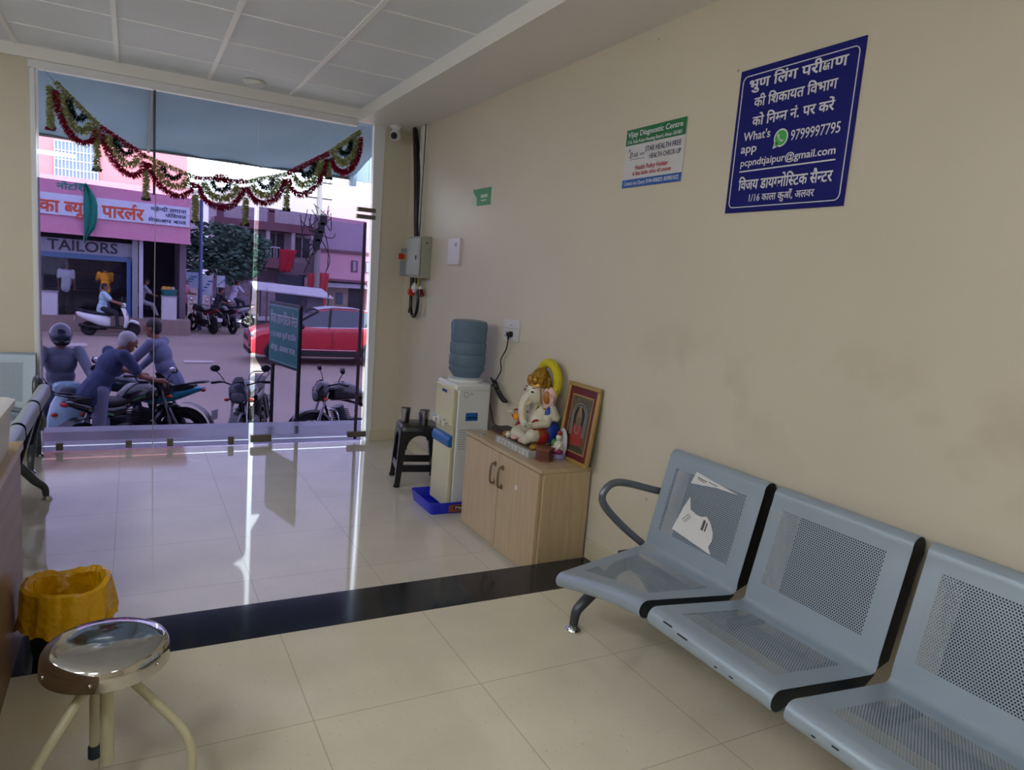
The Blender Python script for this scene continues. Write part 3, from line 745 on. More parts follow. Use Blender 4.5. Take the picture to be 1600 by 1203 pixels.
for s in (-1, 1):
    hm = MB(); hm.ell((0.008, s * 0.147, 0.302), (0.012, 0.022, 0.028))
    for k in range(4): hm.cap((0.01, s * 0.147 + (k - 1.5) * 0.011, 0.315), (0.016, s * 0.147 + (k - 1.5) * 0.013, 0.345 - abs(k - 1.5) * 0.004), 0.006, 0.0045, 8)
    hm.cap((0.012, s * 0.147 + 0.018, 0.30), (0.02, s * 0.147 + 0.032, 0.315), 0.006, 0.005, 8); hm.build('raised_hand', M_pink, t)
    hm = MB(); hm.ell((0.118, s * 0.113, 0.168 if s > 0 else 0.195), (0.022, 0.018, 0.016))
    for k in range(4): hm.cap((0.13, s * 0.113 + (k - 1.5) * 0.008, 0.17 if s > 0 else 0.197), (0.146, s * 0.113 + (k - 1.5) * 0.008, 0.178 if s > 0 else 0.20), 0.005, 0.004, 8)
    hm.build('lower_hand', M_ivory, t)
    e = MB(); e.ell((-0.005, s * 0.092, 0.318), (0.016, 0.045, 0.062), Matrix.Rotation(s * 0.7, 3, 'Z')); e.ell((-0.002, s * 0.088, 0.272), (0.013, 0.03, 0.04), Matrix.Rotation(s * 0.6, 3, 'Z'))
    eo = e.build('ear', M_pink, t); MB().ell((0.012, s * 0.092, 0.318), (0.010, 0.022, 0.038), Matrix.Rotation(s * 0.7, 3, 'Z')).build('inner_ear', mat('painted_orange', '#a8642c', 0.4), eo)
    MB().ell((0.080, s * 0.040, 0.342), (0.007, 0.013, 0.006)).build('eye', M_black, t)
    MB().cap((0.075, s * 0.030, 0.363), (0.070, s * 0.056, 0.366), 0.0025, 0.002, 6).build('eyebrow', M_black, t)
    MB().tube(smooth_path([(0.075, s * 0.03, 0.285), (0.105, s * 0.038, 0.27), (0.125, s * 0.04, 0.275)], 4), [0.010, 0.010, 0.009, 0.008, 0.007, 0.006, 0.005, 0.004, 0.003], 8).build('tusk', mat('painted_tusk', '#d8c9a0', 0.3), t)
    MB().cap((0.0, s * 0.085, 0.345), (0.008, s * 0.098, 0.425), 0.007, 0.009, 8).build('crown_tassel', M_gold, t)
    dr = MB(); dr.ell((0.035, s * 0.105, 0.098), (0.055, 0.042, 0.052)); dl = dr.build('red_cloth', M_red, t)
    dg = MB()
    for k in range(4): dg.tube(arc((0.0, 0.0), 0.05 - 0.004 * abs(k - 1.5), 0.2, 2.9, 10, 'xz', 0), 0.0025, 6)
    for v_, k in zip(range(1), range(1)): pass
    for k, vv in enumerate(dg.bm.verts): vv.co = V((0.035 + vv.co.x * 1.05, s * 0.105 + s * 0.038 * math.cos(vv.co.x * 20), 0.098 + vv.co.z * 0.9 - 0.012 * (k // 66)))
    dg.build('cloth_pleats', M_gold, dl)
for s in (-1, 1):
    MB().tube(arc((0.085, 0.168 if s > 0 else 0.185), 0.026, 0, 2 * PI, 16, 'xz', s * 0.116)[:-1], 0.006, 8, closed=True).build('bangle', M_red, t)
    ft = MB(); ft.ell((0.125, s * 0.045, 0.062), (0.022, 0.030, 0.014)); ft.build('foot', M_pink, t)
    MB().tube([V((-0.012, s * 0.09, 0.235)) + V((0.03 * math.cos(q_), 0.036 * math.sin(q_), 0.018 * math.cos(q_))) for q_ in [2 * PI * w_ / 16 for w_ in range(16)]], 0.006, 8, closed=True).build('armlet', M_gold, t)
MB().ell((0.155 - 0.02, -0.02, 0.19), (0.022, 0.026, 0.024)).build('orange_sweet', mat('orange_sweet', '#d8841c', 0.5), t)
MB().ell((0.0, 0.112, 0.215), (0.03, 0.02, 0.055)).build('blue_shawl', M_cobalt, t); MB().ell((-0.03, 0.12, 0.12), (0.05, 0.025, 0.06)).build('blue_shawl', M_cobalt, t)
cr = MB(); cr.lathe([(0.062, 0.368), (0.072, 0.375), (0.068, 0.392), (0.066, 0.40), (0.058, 0.41), (0.060, 0.425), (0.048, 0.44), (0.044, 0.455), (0.03, 0.468), (0.02, 0.475), (0.0, 0.478)], (0.008, 0, 0), 28)
for a in range(-2, 3): cr.ell((0.008 + 0.066 * math.cos(a * 0.55), 0.066 * math.sin(a * 0.55), 0.405), (0.012, 0.018, 0.026), Matrix.Rotation(a * 0.55, 3, 'Z'))
co = cr.build('crown', M_gold, t)
MB().ell((0.072, 0, 0.408), (0.010, 0.013, 0.016)).build('crown_gem', M_red, co)
gw = MB(); gw.tube(arc((0.0, 0.40), 0.105, -0.75, PI + 0.75, 40, 'yz', -0.045), 0.026, 12)
gl = gw.build('flower_halo', M_yel, t)
bd_ = MB()
for k in range(22): bd_.ell((0.075 - 0.0018 * k, -0.055 + 0.0 * k + 0.105 * (k / 21.0), 0.262 - 0.06 * math.sin(PI * k / 21)), 0.006, seg=8, rings=5)
for k in range(14): bd_.ell((0.06 - 0.002 * k, 0.07, 0.46 - 0.014 * k), 0.0055, seg=8, rings=5)
bd_.build('bead_necklace', M_gold, t)
MB().cap((0.125, -0.115, 0.06), (0.125, -0.115, 0.062), 0.02, 0.02).build('white_ball', M_ivory, t)

# small idol, hexagonal box, black box and paper packets
t = thing('small_idol', 'small multicoloured painted idol between the wooden box and the picture frame', 'idol', (-0.10, -2.995, CT), PI)
b = MB(); b.lathe([(0.0, 0.0), (0.045, 0.0), (0.05, 0.012), (0.042, 0.03), (0.0, 0.035)], seg=20); b.build('base', mat('lilac_paint', '#8f86b4', 0.4), t)
b = MB(); b.ell((0.0, 0, 0.065), (0.032, 0.036, 0.04)); b.ell((0.004, 0, 0.118), (0.017, 0.017, 0.022)); b.cap((0.01, -0.03, 0.08), (0.03, -0.02, 0.05), 0.010, 0.008); b.cap((0.01, 0.03, 0.08), (0.03, 0.02, 0.05), 0.010, 0.008); b.build('body', M_ivory, t)
b = MB(); b.ell((-0.022, 0, 0.09), (0.012, 0.048, 0.085)); b.build('back_plate', mat('painted_pearl', '#b9b6b8', 0.3), t)
MB().ell((0.012, 0, 0.045), (0.030, 0.044, 0.022)).build('skirt', mat('magenta_paint', '#9c2466', 0.4), t)
MB().ell((0.018, -0.022, 0.085), (0.018, 0.012, 0.024)).build('green_sash', mat('green_paint', '#2f7c3a', 0.4), t)
MB().ell((0.002, 0, 0.142), (0.013, 0.015, 0.018)).build('crown', M_red, t)
t = MB(); hexa = lambda r: [(r * math.cos(PI/6 + k*PI/3), r * math.sin(PI/6 + k*PI/3)) for k in range(6)]
t.prism(hexa(0.046), 0.006, 0.066, 'xy'); o = t.build('wooden_box', mat('carved_rosewood', '#5c2f22', 0.4, var=0.3, vscale=80), loc=(-0.205, -3.02, CT), smooth=False)
tag(o, 'small six sided carved wooden box in front of the small idol', 'box')
for z0, z1 in ((0.0, 0.010), (0.062, 0.074)): MB().prism(hexa(0.051), z0, z1, 'xy').build('moulding', mat('light_rosewood', '#7a4630', 0.4), o, smooth=False)
o = MB().box((-0.06, -0.09, 0.0), (0.06, 0.09, 0.032)).build('black_box', mat('dark_card', '#2c2426', 0.5), loc=(-0.10, -2.375, CT), bevel=0.002); tag(o, 'flat dark box on the cabinet beside the water dispenser', 'box')
MB().box((-0.0605, -0.085, 0.004), (-0.0602, 0.085, 0.014)).build('edge_stripe', mat('maroon_edge', '#5a2a2c', 0.5), o, smooth=False)
for k, (x, y, lab) in enumerate(((-0.045, -2.44, 'white folded paper packet standing behind the flat dark box, nearer the dispenser'), (-0.045, -2.52, 'white folded paper packet standing behind the flat dark box, nearer the idol'))):
    p = MB(); p.prism([(-0.032, 0.0), (0.032, 0.0), (0.028, 0.062), (-0.02, 0.07)], -0.012, 0.012, 'yz'); o = p.build('paper_packet', M_paper, loc=(x + 0.02, y, CT), smooth=False); tag(o, lab, 'packet', 'white packets behind the dark box')
o = MB().box((-0.012, -0.02, 0.0), (0.012, 0.02, 0.004)).build('silver_clip', M_chrome, loc=(-0.26, -2.37, CT)); tag(o, 'tiny shiny clip near the front corner of the cabinet top', 'clip')

# framed print leaning on the wall
t = thing('picture_frame', 'gold framed devotional print with maroon mount leaning on the wall at the cabinet end', 'picture', (-0.078, -3.085, CT))
Lh = 0.435; ang = math.asin(0.05 / Lh); Rt = Matrix.Rotation(ang, 4, 'Y')
def fr(name, a, b_, m, par=t, bev=0.0):
    q = MB(); q.box(a, b_, Rt); return q.build(name, m, par, bevel=bev, smooth=bev > 0)
hw = 0.152
M_gf = mat('gilt_frame', '#a9884e', 0.4, 0.25)
for a, b_ in (((0, -hw, 0), (0.022, hw, 0.022)), ((0, -hw, Lh - 0.022), (0.022, hw, Lh)), ((0, -hw, 0.022), (0.022, -hw + 0.022, Lh - 0.022)), ((0, hw - 0.022, 0.022), (0.022, hw, Lh - 0.022))): fr('frame_rail', a, b_, M_gf, bev=0.004)
fr('mount', (0.010, -hw + 0.02, 0.02), (0.012, hw - 0.02, Lh - 0.02), mat('maroon_mount', '#5e1620', 0.5))
fr('backing', (0.013, -hw + 0.01, 0.01), (0.020, hw - 0.01, Lh - 0.01), M_black)
fr('inner_gilt', (0.0085, -hw + 0.052, 0.055), (0.0102, hw - 0.052, Lh - 0.062), M_gf)
pr = fr('print', (0.0070, -hw + 0.06, 0.063), (0.0086, hw - 0.06, Lh - 0.07), mat('print_ground', '#5b5138', 0.45, var=0.3, vscale=40))
def flat(name, pts, x, m):
    q = MB(); q.face([Rt @ V((x, y, z)) for y, z in pts]); return q.build(name, m, pr, smooth=False)
oval = lambda cy, cz, ry, rz, n=24: [(cy + ry * math.cos(2*PI*k/n), cz + rz * math.sin(2*PI*k/n)) for k in range(n)]
archp = lambda w, z0, z1: [(-w, z0), (w, z0)] + [(w * math.cos(PI*k/14), z1 + w * math.sin(PI*k/14)) for k in range(15)]
flat('dark_niche', archp(0.062, 0.13, 0.265), 0.0066, mat('niche_black', '#1c1f20', 0.5))
for k, w in enumerate((0.066, 0.054)):
    q = MB(); q.tube([Rt @ V((0.0064, y, z)) for y, z in archp(w, 0.15, 0.262)[1:] + [(-w, 0.15)]], 0.0022, 6); q.build('arch_beads', mat('pearl_grey', '#8f9496', 0.4), pr)
flat('robe', [(-0.062, 0.115), (-0.055, 0.17), (-0.035, 0.215), (0.035, 0.215), (0.055, 0.17), (0.062, 0.115), (0.04, 0.09), (-0.04, 0.09)], 0.0062, mat('robe_red', '#96302a', 0.5))
flat('figure', oval(0.0, 0.245, 0.028, 0.05), 0.0060, mat('figure_ochre', '#6e5a3c', 0.5)); flat('figure_face', oval(0.0, 0.275, 0.018, 0.022), 0.0057, mat('figure_skin', '#8c6b4c', 0.5)); flat('crown', [(-0.018, 0.29), (0.018, 0.29), (0.0, 0.325)], 0.0056, M_gold)
q = MB(); q.tube([Rt @ V((0.0056, 0.022 * math.cos(a), 0.205 - 0.045 * math.sin(a))) for a in [PI * k / 12 for k in range(13)]], 0.002, 6); q.build('necklace', mat('pearl_grey'), pr)
flat('offerings', [(-0.085, 0.065), (0.085, 0.065), (0.085, 0.085), (0.03, 0.095), (-0.05, 0.10), (-0.085, 0.085)], 0.0061, mat('offerings_dark', '#3d3524', 0.6, var=0.5, vscale=90))

# ================================================================== DESK, BOX, STEEL STOOL, BIN
t = thing('desk', 'wooden reception desk at the left edge, its flat end panel towards the room', 'desk', (-3.1, -4.1, 0.0))
M_dw = mat('desk_laminate', '#8f7258', 0.4, color2='#7d634c', vscale=4.0, stretch=(8, 0.6, 8)); M_dt = mat('desk_top', '#b39b70', 0.35, color2='#a78f64', vscale=4, stretch=(0.6, 6, 6))
MB().box((-0.55, -1.75, 0.705), (0.560, 0.945, 0.735)).build('top', M_dt, t, bevel=0.003)
MB().box((0.530, -1.75, 0.0), (0.552, 0.925, 0.705)).build('side_panel', M_dw, t, smooth=False)
MB().box((-0.54, 0.905, 0.0), (0.530, 0.925, 0.705)).build('end_panel', M_dw, t, smooth=False)
MB().box((-0.54, -1.70, 0.30), (-0.52, 0.905, 0.705)).build('rear_panel', M_dw, t, smooth=False)
o = MB().ring_surface([rrect(-.13, .13, -.2, .2, 0.0, 0.02), rrect(-.14, .14, -.21, .21, 0.16, 0.02)]).build('storage_box', mat('white_plastic', '#d2cfca', 0.4), loc=(-2.697, -3.48, 0.7352))
tag(o, 'white plastic lidded box on the reception desk', 'box')
MB().ring_surface([rrect(-.15, .15, -.22, .22, 0.157, 0.02), rrect(-.15, .15, -.22, .22, 0.178, 0.02), rrect(-.135, .135, -.205, .205, 0.186, 0.02)]).build('lid', mat('white_plastic'), o)

t = thing('steel_stool', 'round polished steel stool on cream tube legs beside the yellow bin bag', 'stool', (-2.245, -4.258, 0.0))
M_mirror = mat('polished_steel', '#c4c0ba', 0.07, 1.0, bump=0.22, bscale=10)
M_ctube = mat('cream_enamel_tube', '#cdc6a4', 0.3)
b = MB(); b.lathe([(0.0, 0.462), (0.10, 0.463), (0.130, 0.460), (0.139, 0.455), (0.1445, 0.445), (0.147, 0.43), (0.1485, 0.404), (0.145, 0.402), (0.142, 0.43), (0.0, 0.44)], seg=64); so = b.build('seat', M_mirror, t, angle=60)
for a in (3.6, 4.5, 5.6): MB().ell((0.148 * math.cos(a), 0.148 * math.sin(a), 0.425), 0.0045, seg=10, rings=6).build('rivet', M_chrome, so)
MB().cyl((0, 0, 0.12), (0, 0, 0.43), 0.0165, seg=20).build('center_post', M_ctube, t)
MB().cyl((0, 0, 0.33), (0, 0, 0.405), 0.024, seg=20).build('hub', M_ctube, t)
for a in (1.75, -0.40, 3.83):
    d = V((math.cos(a), math.sin(a), 0)); L_ = smooth_path([d * 0.022 + V((0, 0, 0.395)), d * 0.10 + V((0, 0, 0.315)), d * 0.185 + V((0, 0, 0.225)), d * 0.212 + V((0, 0, 0.165)), d * 0.215 + V((0, 0, 0.09)), d * 0.215 + V((0, 0, 0.01))], 6)
    l = MB(); l.tube(L_, 0.0125, 14); lo = l.build('leg', M_ctube, t)
    MB().lathe([(0.0, 0.0), (0.0165, 0.0), (0.0165, 0.034), (0.0135, 0.038), (0.0, 0.038)], tuple(d * 0.215), 18).build('rubber_foot', mat('teal_rubber', '#22343c', 0.5), lo)

t = thing('waste_bin', 'dark green plastic waste bin beside the desk holding the yellow bag', 'bin', (-2.395, -3.395, 0.0))
b = MB(); b.lathe([(0.0, 0.003), (0.0, 0.0), (0.098, 0.0), (0.104, 0.01), (0.125, 0.25), (0.131, 0.255), (0.131, 0.262), (0.122, 0.262), (0.100, 0.012), (0.0, 0.008)], seg=32); b.build('bucket', mat('dark_green_plastic', '#1f2a20', 0.4), t)
# yellow bag folded over the rim, wrinkled
b = MB(); rng = random.Random(3); rings = []
segs = 120
ph = [rng.uniform(0, 6.28) for _ in range(8)]
def wr(a, k): return math.sin(5 * a + ph[0] + k * .6) * .4 + math.sin(9 * a + ph[1] - k * .9) * .35 + math.sin(17 * a + ph[2] + k * 1.3) * .25 + math.sin(29 * a + ph[3] - k) * .12
prof = [(0.004, 0.045), (0.080, 0.045), (0.096, 0.15), (0.110, 0.262), (0.126, 0.279), (0.138, 0.272), (0.141, 0.235), (0.143, 0.19), (0.147, 0.15), (0.148, 0.122)]
for k, (r, z) in enumerate(prof):
    ring = []
    for jx in range(segs):
        a = 2 * PI * jx / segs; w = wr(a, 0.5 * k)
        f = max(0, k - 4) / 5.0
        amp = 0.002 if k < 4 else 0.0045 + 0.006 * f
        sharp = abs(math.sin(4.5 * a + ph[4] + 0.5 * k)) ** 4 * 0.012 * f + max(0, math.cos(a - 0.15)) ** 10 * 0.018 * f
        zz = z + (0.008 * math.sin(2 * a + 1.0) + 0.006 * math.sin(3 * a + ph[5]) + 0.005 * wr(a, 2) if k > 2 else 0) + (0.012 * math.sin(3 * a + 2) + 0.008 * wr(a, 3) if k == 9 else 0)
        ring.append(((r + amp * w + sharp) * math.cos(a) * 0.97, (r + amp * w + sharp) * math.sin(a), zz))
    rings.append(ring)
b.ring_surface(rings, cap=False)
m = mat('yellow_bin_liner', '#e2aa0a', 0.25, spec=0.5, bump=1.0, bscale=30)
o = b.build('bin_bag', m, loc=(-2.395, -3.395, 0.0), angle=35); tag(o, 'bright yellow bin bag folded over the rim of the green bin', 'bag')

# ================================================================== SIGNS ON THE RIGHT WALL
M_navy = mat('navy_print', '#15196a', 0.5, spec=0.15); M_wht = mat('white_print', '#d8d6dc', 0.5); M_green = mat('sign_green', '#0f6a3a', 0.4); M_sblue = mat('sign_blue', '#1653a4', 0.4); M_sred = mat('sign_red', '#b03038', 0.5); M_ink = mat('sign_ink', '#24254e', 0.5)
SR, SU = (0, -1, 0), (0, 0, 1)
def panel(name, y0, y1, z0, z1, m, x=-0.006):
    o = MB().box((x, -(y1 - y0) if y1 > y0 else (y1 - y0), 0), (-0.0005, 0, z1 - z0)).build(name, m, None, loc=(0, y0, z0), bevel=0.001); return o
W, Hs = 0.5625, 0.5645
s = panel('wall_sign', -3.9545, -4.517, 1.8085, 2.373, M_navy)
tag(s, 'dark blue notice with large white Hindi lettering high on the right wall', 'sign')
X = lambda u: u * W
Y = lambda v: v * Hs
O = (-0.0068, 0, 0)
lettering(s, [
    (['भ', '/r', 'ु', 'ण', ' ', 'ि', 'ल', 'ं', 'ग', ' ', 'प', 'र', 'ी', 'KSHA', 'ण'], X(.095), X(.895), Y(.855), Y(.917), .020),
    (['क', 'ी', ' ', 'ि', 'श', 'क', 'ा', 'य', 'त', ' ', 'ि', 'व', 'भ', 'ा', 'ग'], X(.16), X(.84), Y(.728), Y(.788), .018),
    (['क', 'ो', ' ', 'ि', 'न', '<म', 'न', ' ', 'न', 'ं', '. ', 'प', 'र', ' ', 'क', 'र', 'े', 'ं'], X(.165), X(.84), Y(.598), Y(.658), .018),
    ("What's", X(.10), X(.345), Y(.502), Y(.556), .012), ('app', X(.09), X(.235), Y(.418), Y(.472), .012),
    ('9799997795', X(.525), X(.905), Y(.452), Y(.514), .006),
    ('pcpndtjaipur@gmail.com', X(.103), X(.893), Y(.325), Y(.370), .012),
    (['ि', 'व', 'ज', 'य', ' ', 'ड', 'ा', 'य', '<ग', 'न', 'ो', 'ि', '<स', 'ट', 'क', ' ', 'स', 'ै', '<न', 'ट', 'र'], X(.107), X(.897), Y(.158), Y(.224), .018),
    (['1/16 ', 'क', 'ा', 'ल', 'ा', ' ', 'क', 'ु', 'आ', 'ँ', ', ', 'अ', 'ल', 'व', 'र'], X(.222), X(.775), Y(.074), Y(.118), .012)],
    O, SR, SU, M_wht)
q = MB(); q.box((-0.0072, -X(.90), Y(.284)), (-0.0062, -X(.10), Y(.293))); q.build('rule', M_wht, s, smooth=False)
bd = [( -0.0066, -u, z) for u, z, _ in rrect(X(.033), X(.967), Y(.037), Y(.952), 0, 0.022, 6)]
MB().tube(bd, 0.0021, 6, closed=True).build('border', M_wht, s)
def disc(cy, cz, r, x, n=28): return [(x, cy + r * math.cos(2*PI*k/n), cz + r * math.sin(2*PI*k/n)) for k in range(n)]
cy, cz = -X(.442), Y(.482)
q = MB(); q.face(disc(cy, cz, 0.034, -0.0066)); q.face([(-0.0066, cy + 0.030, cz - 0.012), (-0.0066, cy + 0.034, cz - 0.037), (-0.0066, cy + 0.008, cz - 0.031)]); lg = q.build('logo_bubble', M_wht, s, smooth=False)
q = MB(); q.face(disc(cy, cz, 0.028, -0.0071)); q.face([(-0.0071, cy + 0.025, cz - 0.010), (-0.0071, cy + 0.028, cz - 0.030), (-0.0071, cy + 0.008, cz - 0.025)]); q.build('logo_green', mat('bubble_green', '#3aa845', 0.4), lg, smooth=False)
q = MB(); q.tube(smooth_path([(-0.0078, cy + 0.012, cz + 0.013), (-0.0078, cy + 0.010, cz + 0.001), (-0.0078, cy - 0.001, cz - 0.010), (-0.0078, cy - 0.013, cz - 0.012)], 5), [0.004, .004, .0036, .003, .0026, .0024, .0022, .0022, .0022, .0024, .0026, .003, .0036, .004, .004, .004], 8); q.build('logo_handset', M_wht, lg)

W2_, H2_ = 0.44, 0.282
s = panel('wall_sign', -3.214, -3.654, 1.967, 2.249, mat('white_board', '#c9c7ca', 0.4), -0.005)
tag(s, 'small white notice with green heading and blue foot on the right wall', 'sign')
X = lambda u: u * W2_
Y = lambda v: v * H2_
q = MB(); q.box((-0.0056, -W2_, Y(.728)), (-0.0049, 0, H2_)); q.build('heading_band', M_green, s, smooth=False)
q = MB(); q.box((-0.0056, -W2_, 0), (-0.0049, 0, Y(.140))); q.build('foot_band', M_sblue, s, smooth=False)
lettering(s, [('Vijay Diagnostic Centre', X(.03), X(.95), Y(.868), Y(.95), .012), ('1/16, Kala Kuan-Housing Board, Alwar-301001', X(.035), X(.945), Y(.757), Y(.812), .010),
              ('Contact any Query: 0144-4900029, 8509831022', X(.04), X(.966), Y(.042), Y(.102), .010)], (-0.006, 0, 0), SR, SU, M_wht)
lettering(s, [('STAR HEALTH FREE', X(.365), X(.95), Y(.578), Y(.656), .008), ('HEALTH CHECK-UP', X(.448), X(.957), Y(.449), Y(.522), .008), ('STAR', X(.10), X(.245), Y(.507), Y(.58), .0)], (-0.006, 0, 0), SR, SU, M_ink)
lettering(s, [('Health Policy Holder', X(.217), X(.772), Y(.293), Y(.366), .010), (['क', 'े', ' ', 'ि', 'ल', 'ए', ' ', 'ि', 'व', 'श', 'े', 'ष', ' ', 'ऑ', 'फ', 'र', ' ', 'भ', 'ी', ' ', 'उ', 'प', 'ल', '<ब', 'ध'], X(.172), X(.831), Y(.194), Y(.244), .012)], (-0.006, 0, 0), SR, SU, M_sred)
q = MB()
star = []
for k in range(10):
    r = 0.026 if k % 2 == 0 else 0.012
    star.append((-0.0062, -X(.085) - r * math.cos(PI/2 + k * PI/5), Y(.575) + r * math.sin(PI/2 + k * PI/5)))
q.tube(star[5:] + star[:2], 0.0013, 6)
for zz, u1 in ((.556, .36), (.535, .35)): q.box((-0.0062, -X(u1), Y(zz)), (-0.0055, -X(.275), Y(zz + .008)))
q.box((-0.0062, -X(.36), Y(.474)), (-0.0055, -X(.11), Y(.481)))
q.build('star_logo', M_ink, s, smooth=False)

# blank plate, faded sticker
s = panel('blank_plate', -1.045, -1.262, 1.554, 1.752, mat('white_switch_plate', '#cfccd0', 0.35), -0.022); tag(s, 'blank white square cover plate on the right wall', 'cover plate')
MB().box((-0.0235, -0.165, 0.135), (-0.0215, -0.135, 0.165)).build('indicator', mat('plate_grey', '#8a8a8e', 0.4), s, smooth=False)
s = panel('sticker', -1.375, -1.70, 1.978, 2.098, mat('faded_white_sticker', '#bfc4ba', 0.5), -0.0012); tag(s, 'faded green and white sticker on the right wall', 'sticker')
q = MB(); q.face([(-0.0018, -0.10, 0.0), (-0.0018, -0.325, 0.0), (-0.0018, -0.325, 0.12), (-0.0018, -0.02, 0.12), (-0.0018, -0.04, 0.09), (-0.0018, -0.09, 0.06)]); g_ = q.build('green_print', mat('sticker_green', '#2c8a50', 0.5), s, smooth=False)
q = MB(); q.box((-0.0026, -0.27, 0.055), (-0.0019, -0.16, 0.075)); q.box((-0.0026, -0.25, 0.03), (-0.0019, -0.17, 0.04)); q.build('white_print', mat('faded_white_sticker'), g_, smooth=False)

# socket with plug and flex
M_sw = mat('white_switch_plate')
s = panel('power_socket', -2.055, -2.27, 1.075, 1.215, M_sw, -0.012); tag(s, 'white power socket plate on the right wall above the shrine cabinet', 'socket')
MB().box((-0.0165, -0.195, 0.082), (-0.0118, -0.02, 0.130)).build('switch_rocker', M_sw, s, bevel=0.003)
MB().box((-0.0155, -0.195, 0.012), (-0.0118, -0.02, 0.072)).build('outlet', M_sw, s, bevel=0.003)
MB().box((-0.0172, -0.118, 0.100), (-0.0163, -0.108, 0.107)).build('switch_mark', M_dark, s, smooth=False)
q = MB()
for yy, zz in ((-0.05, .055), (-0.035, .03), (-0.062, .03)): q.cyl((-0.0162, yy, zz), (-0.0150, yy, zz), 0.005, seg=10)
q.build('pin_holes', M_dark, s)
t = thing('hanging_flex', 'black plug and hanging flex with its slack tied in a bundle, beside the dispenser', 'flex', (-0.016, -2.185, 1.12))
q = MB(); q.lathe([(0.0, -0.035), (0.012, -0.035), (0.018, -0.02), (0.020, -0.004), (0.020, 0.0), (0.0, 0.0)], (0.0, 0, 0.0), 20, axis='x'); q.cyl((-0.022, 0, 0.0), (-0.022, 0, -0.035), 0.010, 0.006, 12); q.build('plug', M_blk, t)
pts = [(-0.022, 0.0, -0.03), (-0.02, 0.02, -0.10), (-0.012, 0.10, -0.18), (-0.012, 0.085, -0.25), (-0.02, 0.14, -0.33), (-0.03, 0.20, -0.40), (-0.02, 0.22, -0.47), (-0.03, 0.14, -0.55), (-0.05, 0.06, -0.603), (-0.05, 0.0, -0.608)]
MB().tube(smooth_path(pts, 6), 0.0042, 8).build('flex', M_blk, t)
q = MB()
for k in range(4):
    o_ = k * 0.006; q.tube(smooth_path([(-0.03, 0.185 - o_, -0.315 - o_), (-0.035, 0.10, -0.345 + o_), (-0.035, 0.0 + o_, -0.40), (-0.03, -0.075 + o_, -0.435), (-0.032, 0.0, -0.425 - o_), (-0.03, 0.10, -0.375 - o_), (-0.03, 0.19 - o_, -0.32)], 5), 0.0042, 7)
q.tube([(-0.045, 0.06, -0.34), (-0.045, 0.055, -0.40)], 0.006, 8); q.build('tied_slack', M_blk, t)

# ================================================================== ELECTRICAL CORNER
M_ebox = mat('grey_green_box', '#9a9c90', 0.4, var=0.04); M_iso = mat('blue_grey_box', '#7f8794', 0.4)
t = thing('distribution_box', 'grey metal fuse box with a latch door in the corner by the glass', 'fuse box', (0.0, -0.485, 1.43))
MB().box((-0.085, -0.165, 0.0), (-0.001, 0.165, 0.345)).build('body', M_ebox, t, bevel=0.004)
d = MB().box((-0.103, -0.150, 0.015), (-0.085, 0.160, 0.335)).build('door', M_ebox, t, bevel=0.008)
MB().box((-0.109, -0.085, 0.15), (-0.102, -0.065, 0.185)).build('latch', mat('latch_dark', '#3a3a38', 0.4), d, bevel=0.002)
q = MB(); q.cyl((-0.045, -0.166, 0.29), (-0.045, -0.164, 0.29), 0.007, seg=10); q.build('knockout', M_dark, t)
t = thing('isolator_switch', 'small blue grey switch box with red rotary knob beside the fuse box', 'switch box', (0.0, -0.19, 1.435))
MB().box((-0.075, -0.105, 0.0), (-0.001, 0.10, 0.245)).build('body', M_iso, t, bevel=0.006)
k = MB(); k.box((-0.080, -0.035, 0.135), (-0.074, 0.035, 0.205)); ko = k.build('yellow_plate', mat('switch_yellow', '#c9a21c', 0.4), t, smooth=False)
k = MB(); k.cyl((-0.080, 0, 0.17), (-0.105, 0, 0.17), 0.024, seg=20); k.box((-0.125, -0.008, 0.145), (-0.10, 0.008, 0.195)); k.build('knob', mat('switch_red', '#b8261c', 0.4), ko)
o = MB().box((-0.030, -0.055, 0.0), (-0.0005, 0.055, SOF - 1.776)).build('cable_trunking', mat('white_trunking', '#cdcdca', 0.4), loc=(0, -0.365, 1.776), bevel=0.002); tag(o, 'white cable trunking running from the soffit down to the fuse box', 'trunking')
MB().box((-0.033, -0.058, 0.0), (-0.028, -0.052, SOF - 1.776)).build('black_edge', M_dark, o, smooth=False)
MB().box((-0.032, -0.02, 0.02), (-0.0295, 0.055, SOF - 1.82)).build('trunking_lid', mat('white_trunking'), o, smooth=False)
t = thing('cable_bundle', 'black supply cables dropping from the soffit to the fuse box', 'cables', (-0.03, -0.20, SOF))
for k, (a, b_, r) in enumerate((((0.0, 0.07, 0), (0, -0.17, -0.93), 0.012), ((0.004, 0.03, 0), (-0.01, -0.19, -0.93), 0.011), ((-0.02, -0.01, 0), (-0.02, -0.21, -0.93), 0.012), ((-0.014, 0.045, 0), (-0.025, -0.18, -0.93), 0.009))):
    p0, p1 = V(a), V(b_); bulge = (-0.05, -0.085, -0.035, -0.015)[k]
    q = MB(); q.tube(smooth_path([p0, p0.lerp(p1, 0.15) + V((0, bulge * 0.6, 0)), p0.lerp(p1, 0.4) + V((0, bulge, 0)), p0.lerp(p1, 0.65) + V((0, bulge * .6, 0)), p0.lerp(p1, 0.85), p1], 6), r, 10)
    q.build('cable', M_blk if k != 3 else mat('brown_cable', '#4a2c24', 0.5), t)
t = thing('cable_loop', 'loop of black cable with red and white connectors hanging under the fuse box', 'cables', (-0.045, -0.43, 1.43))
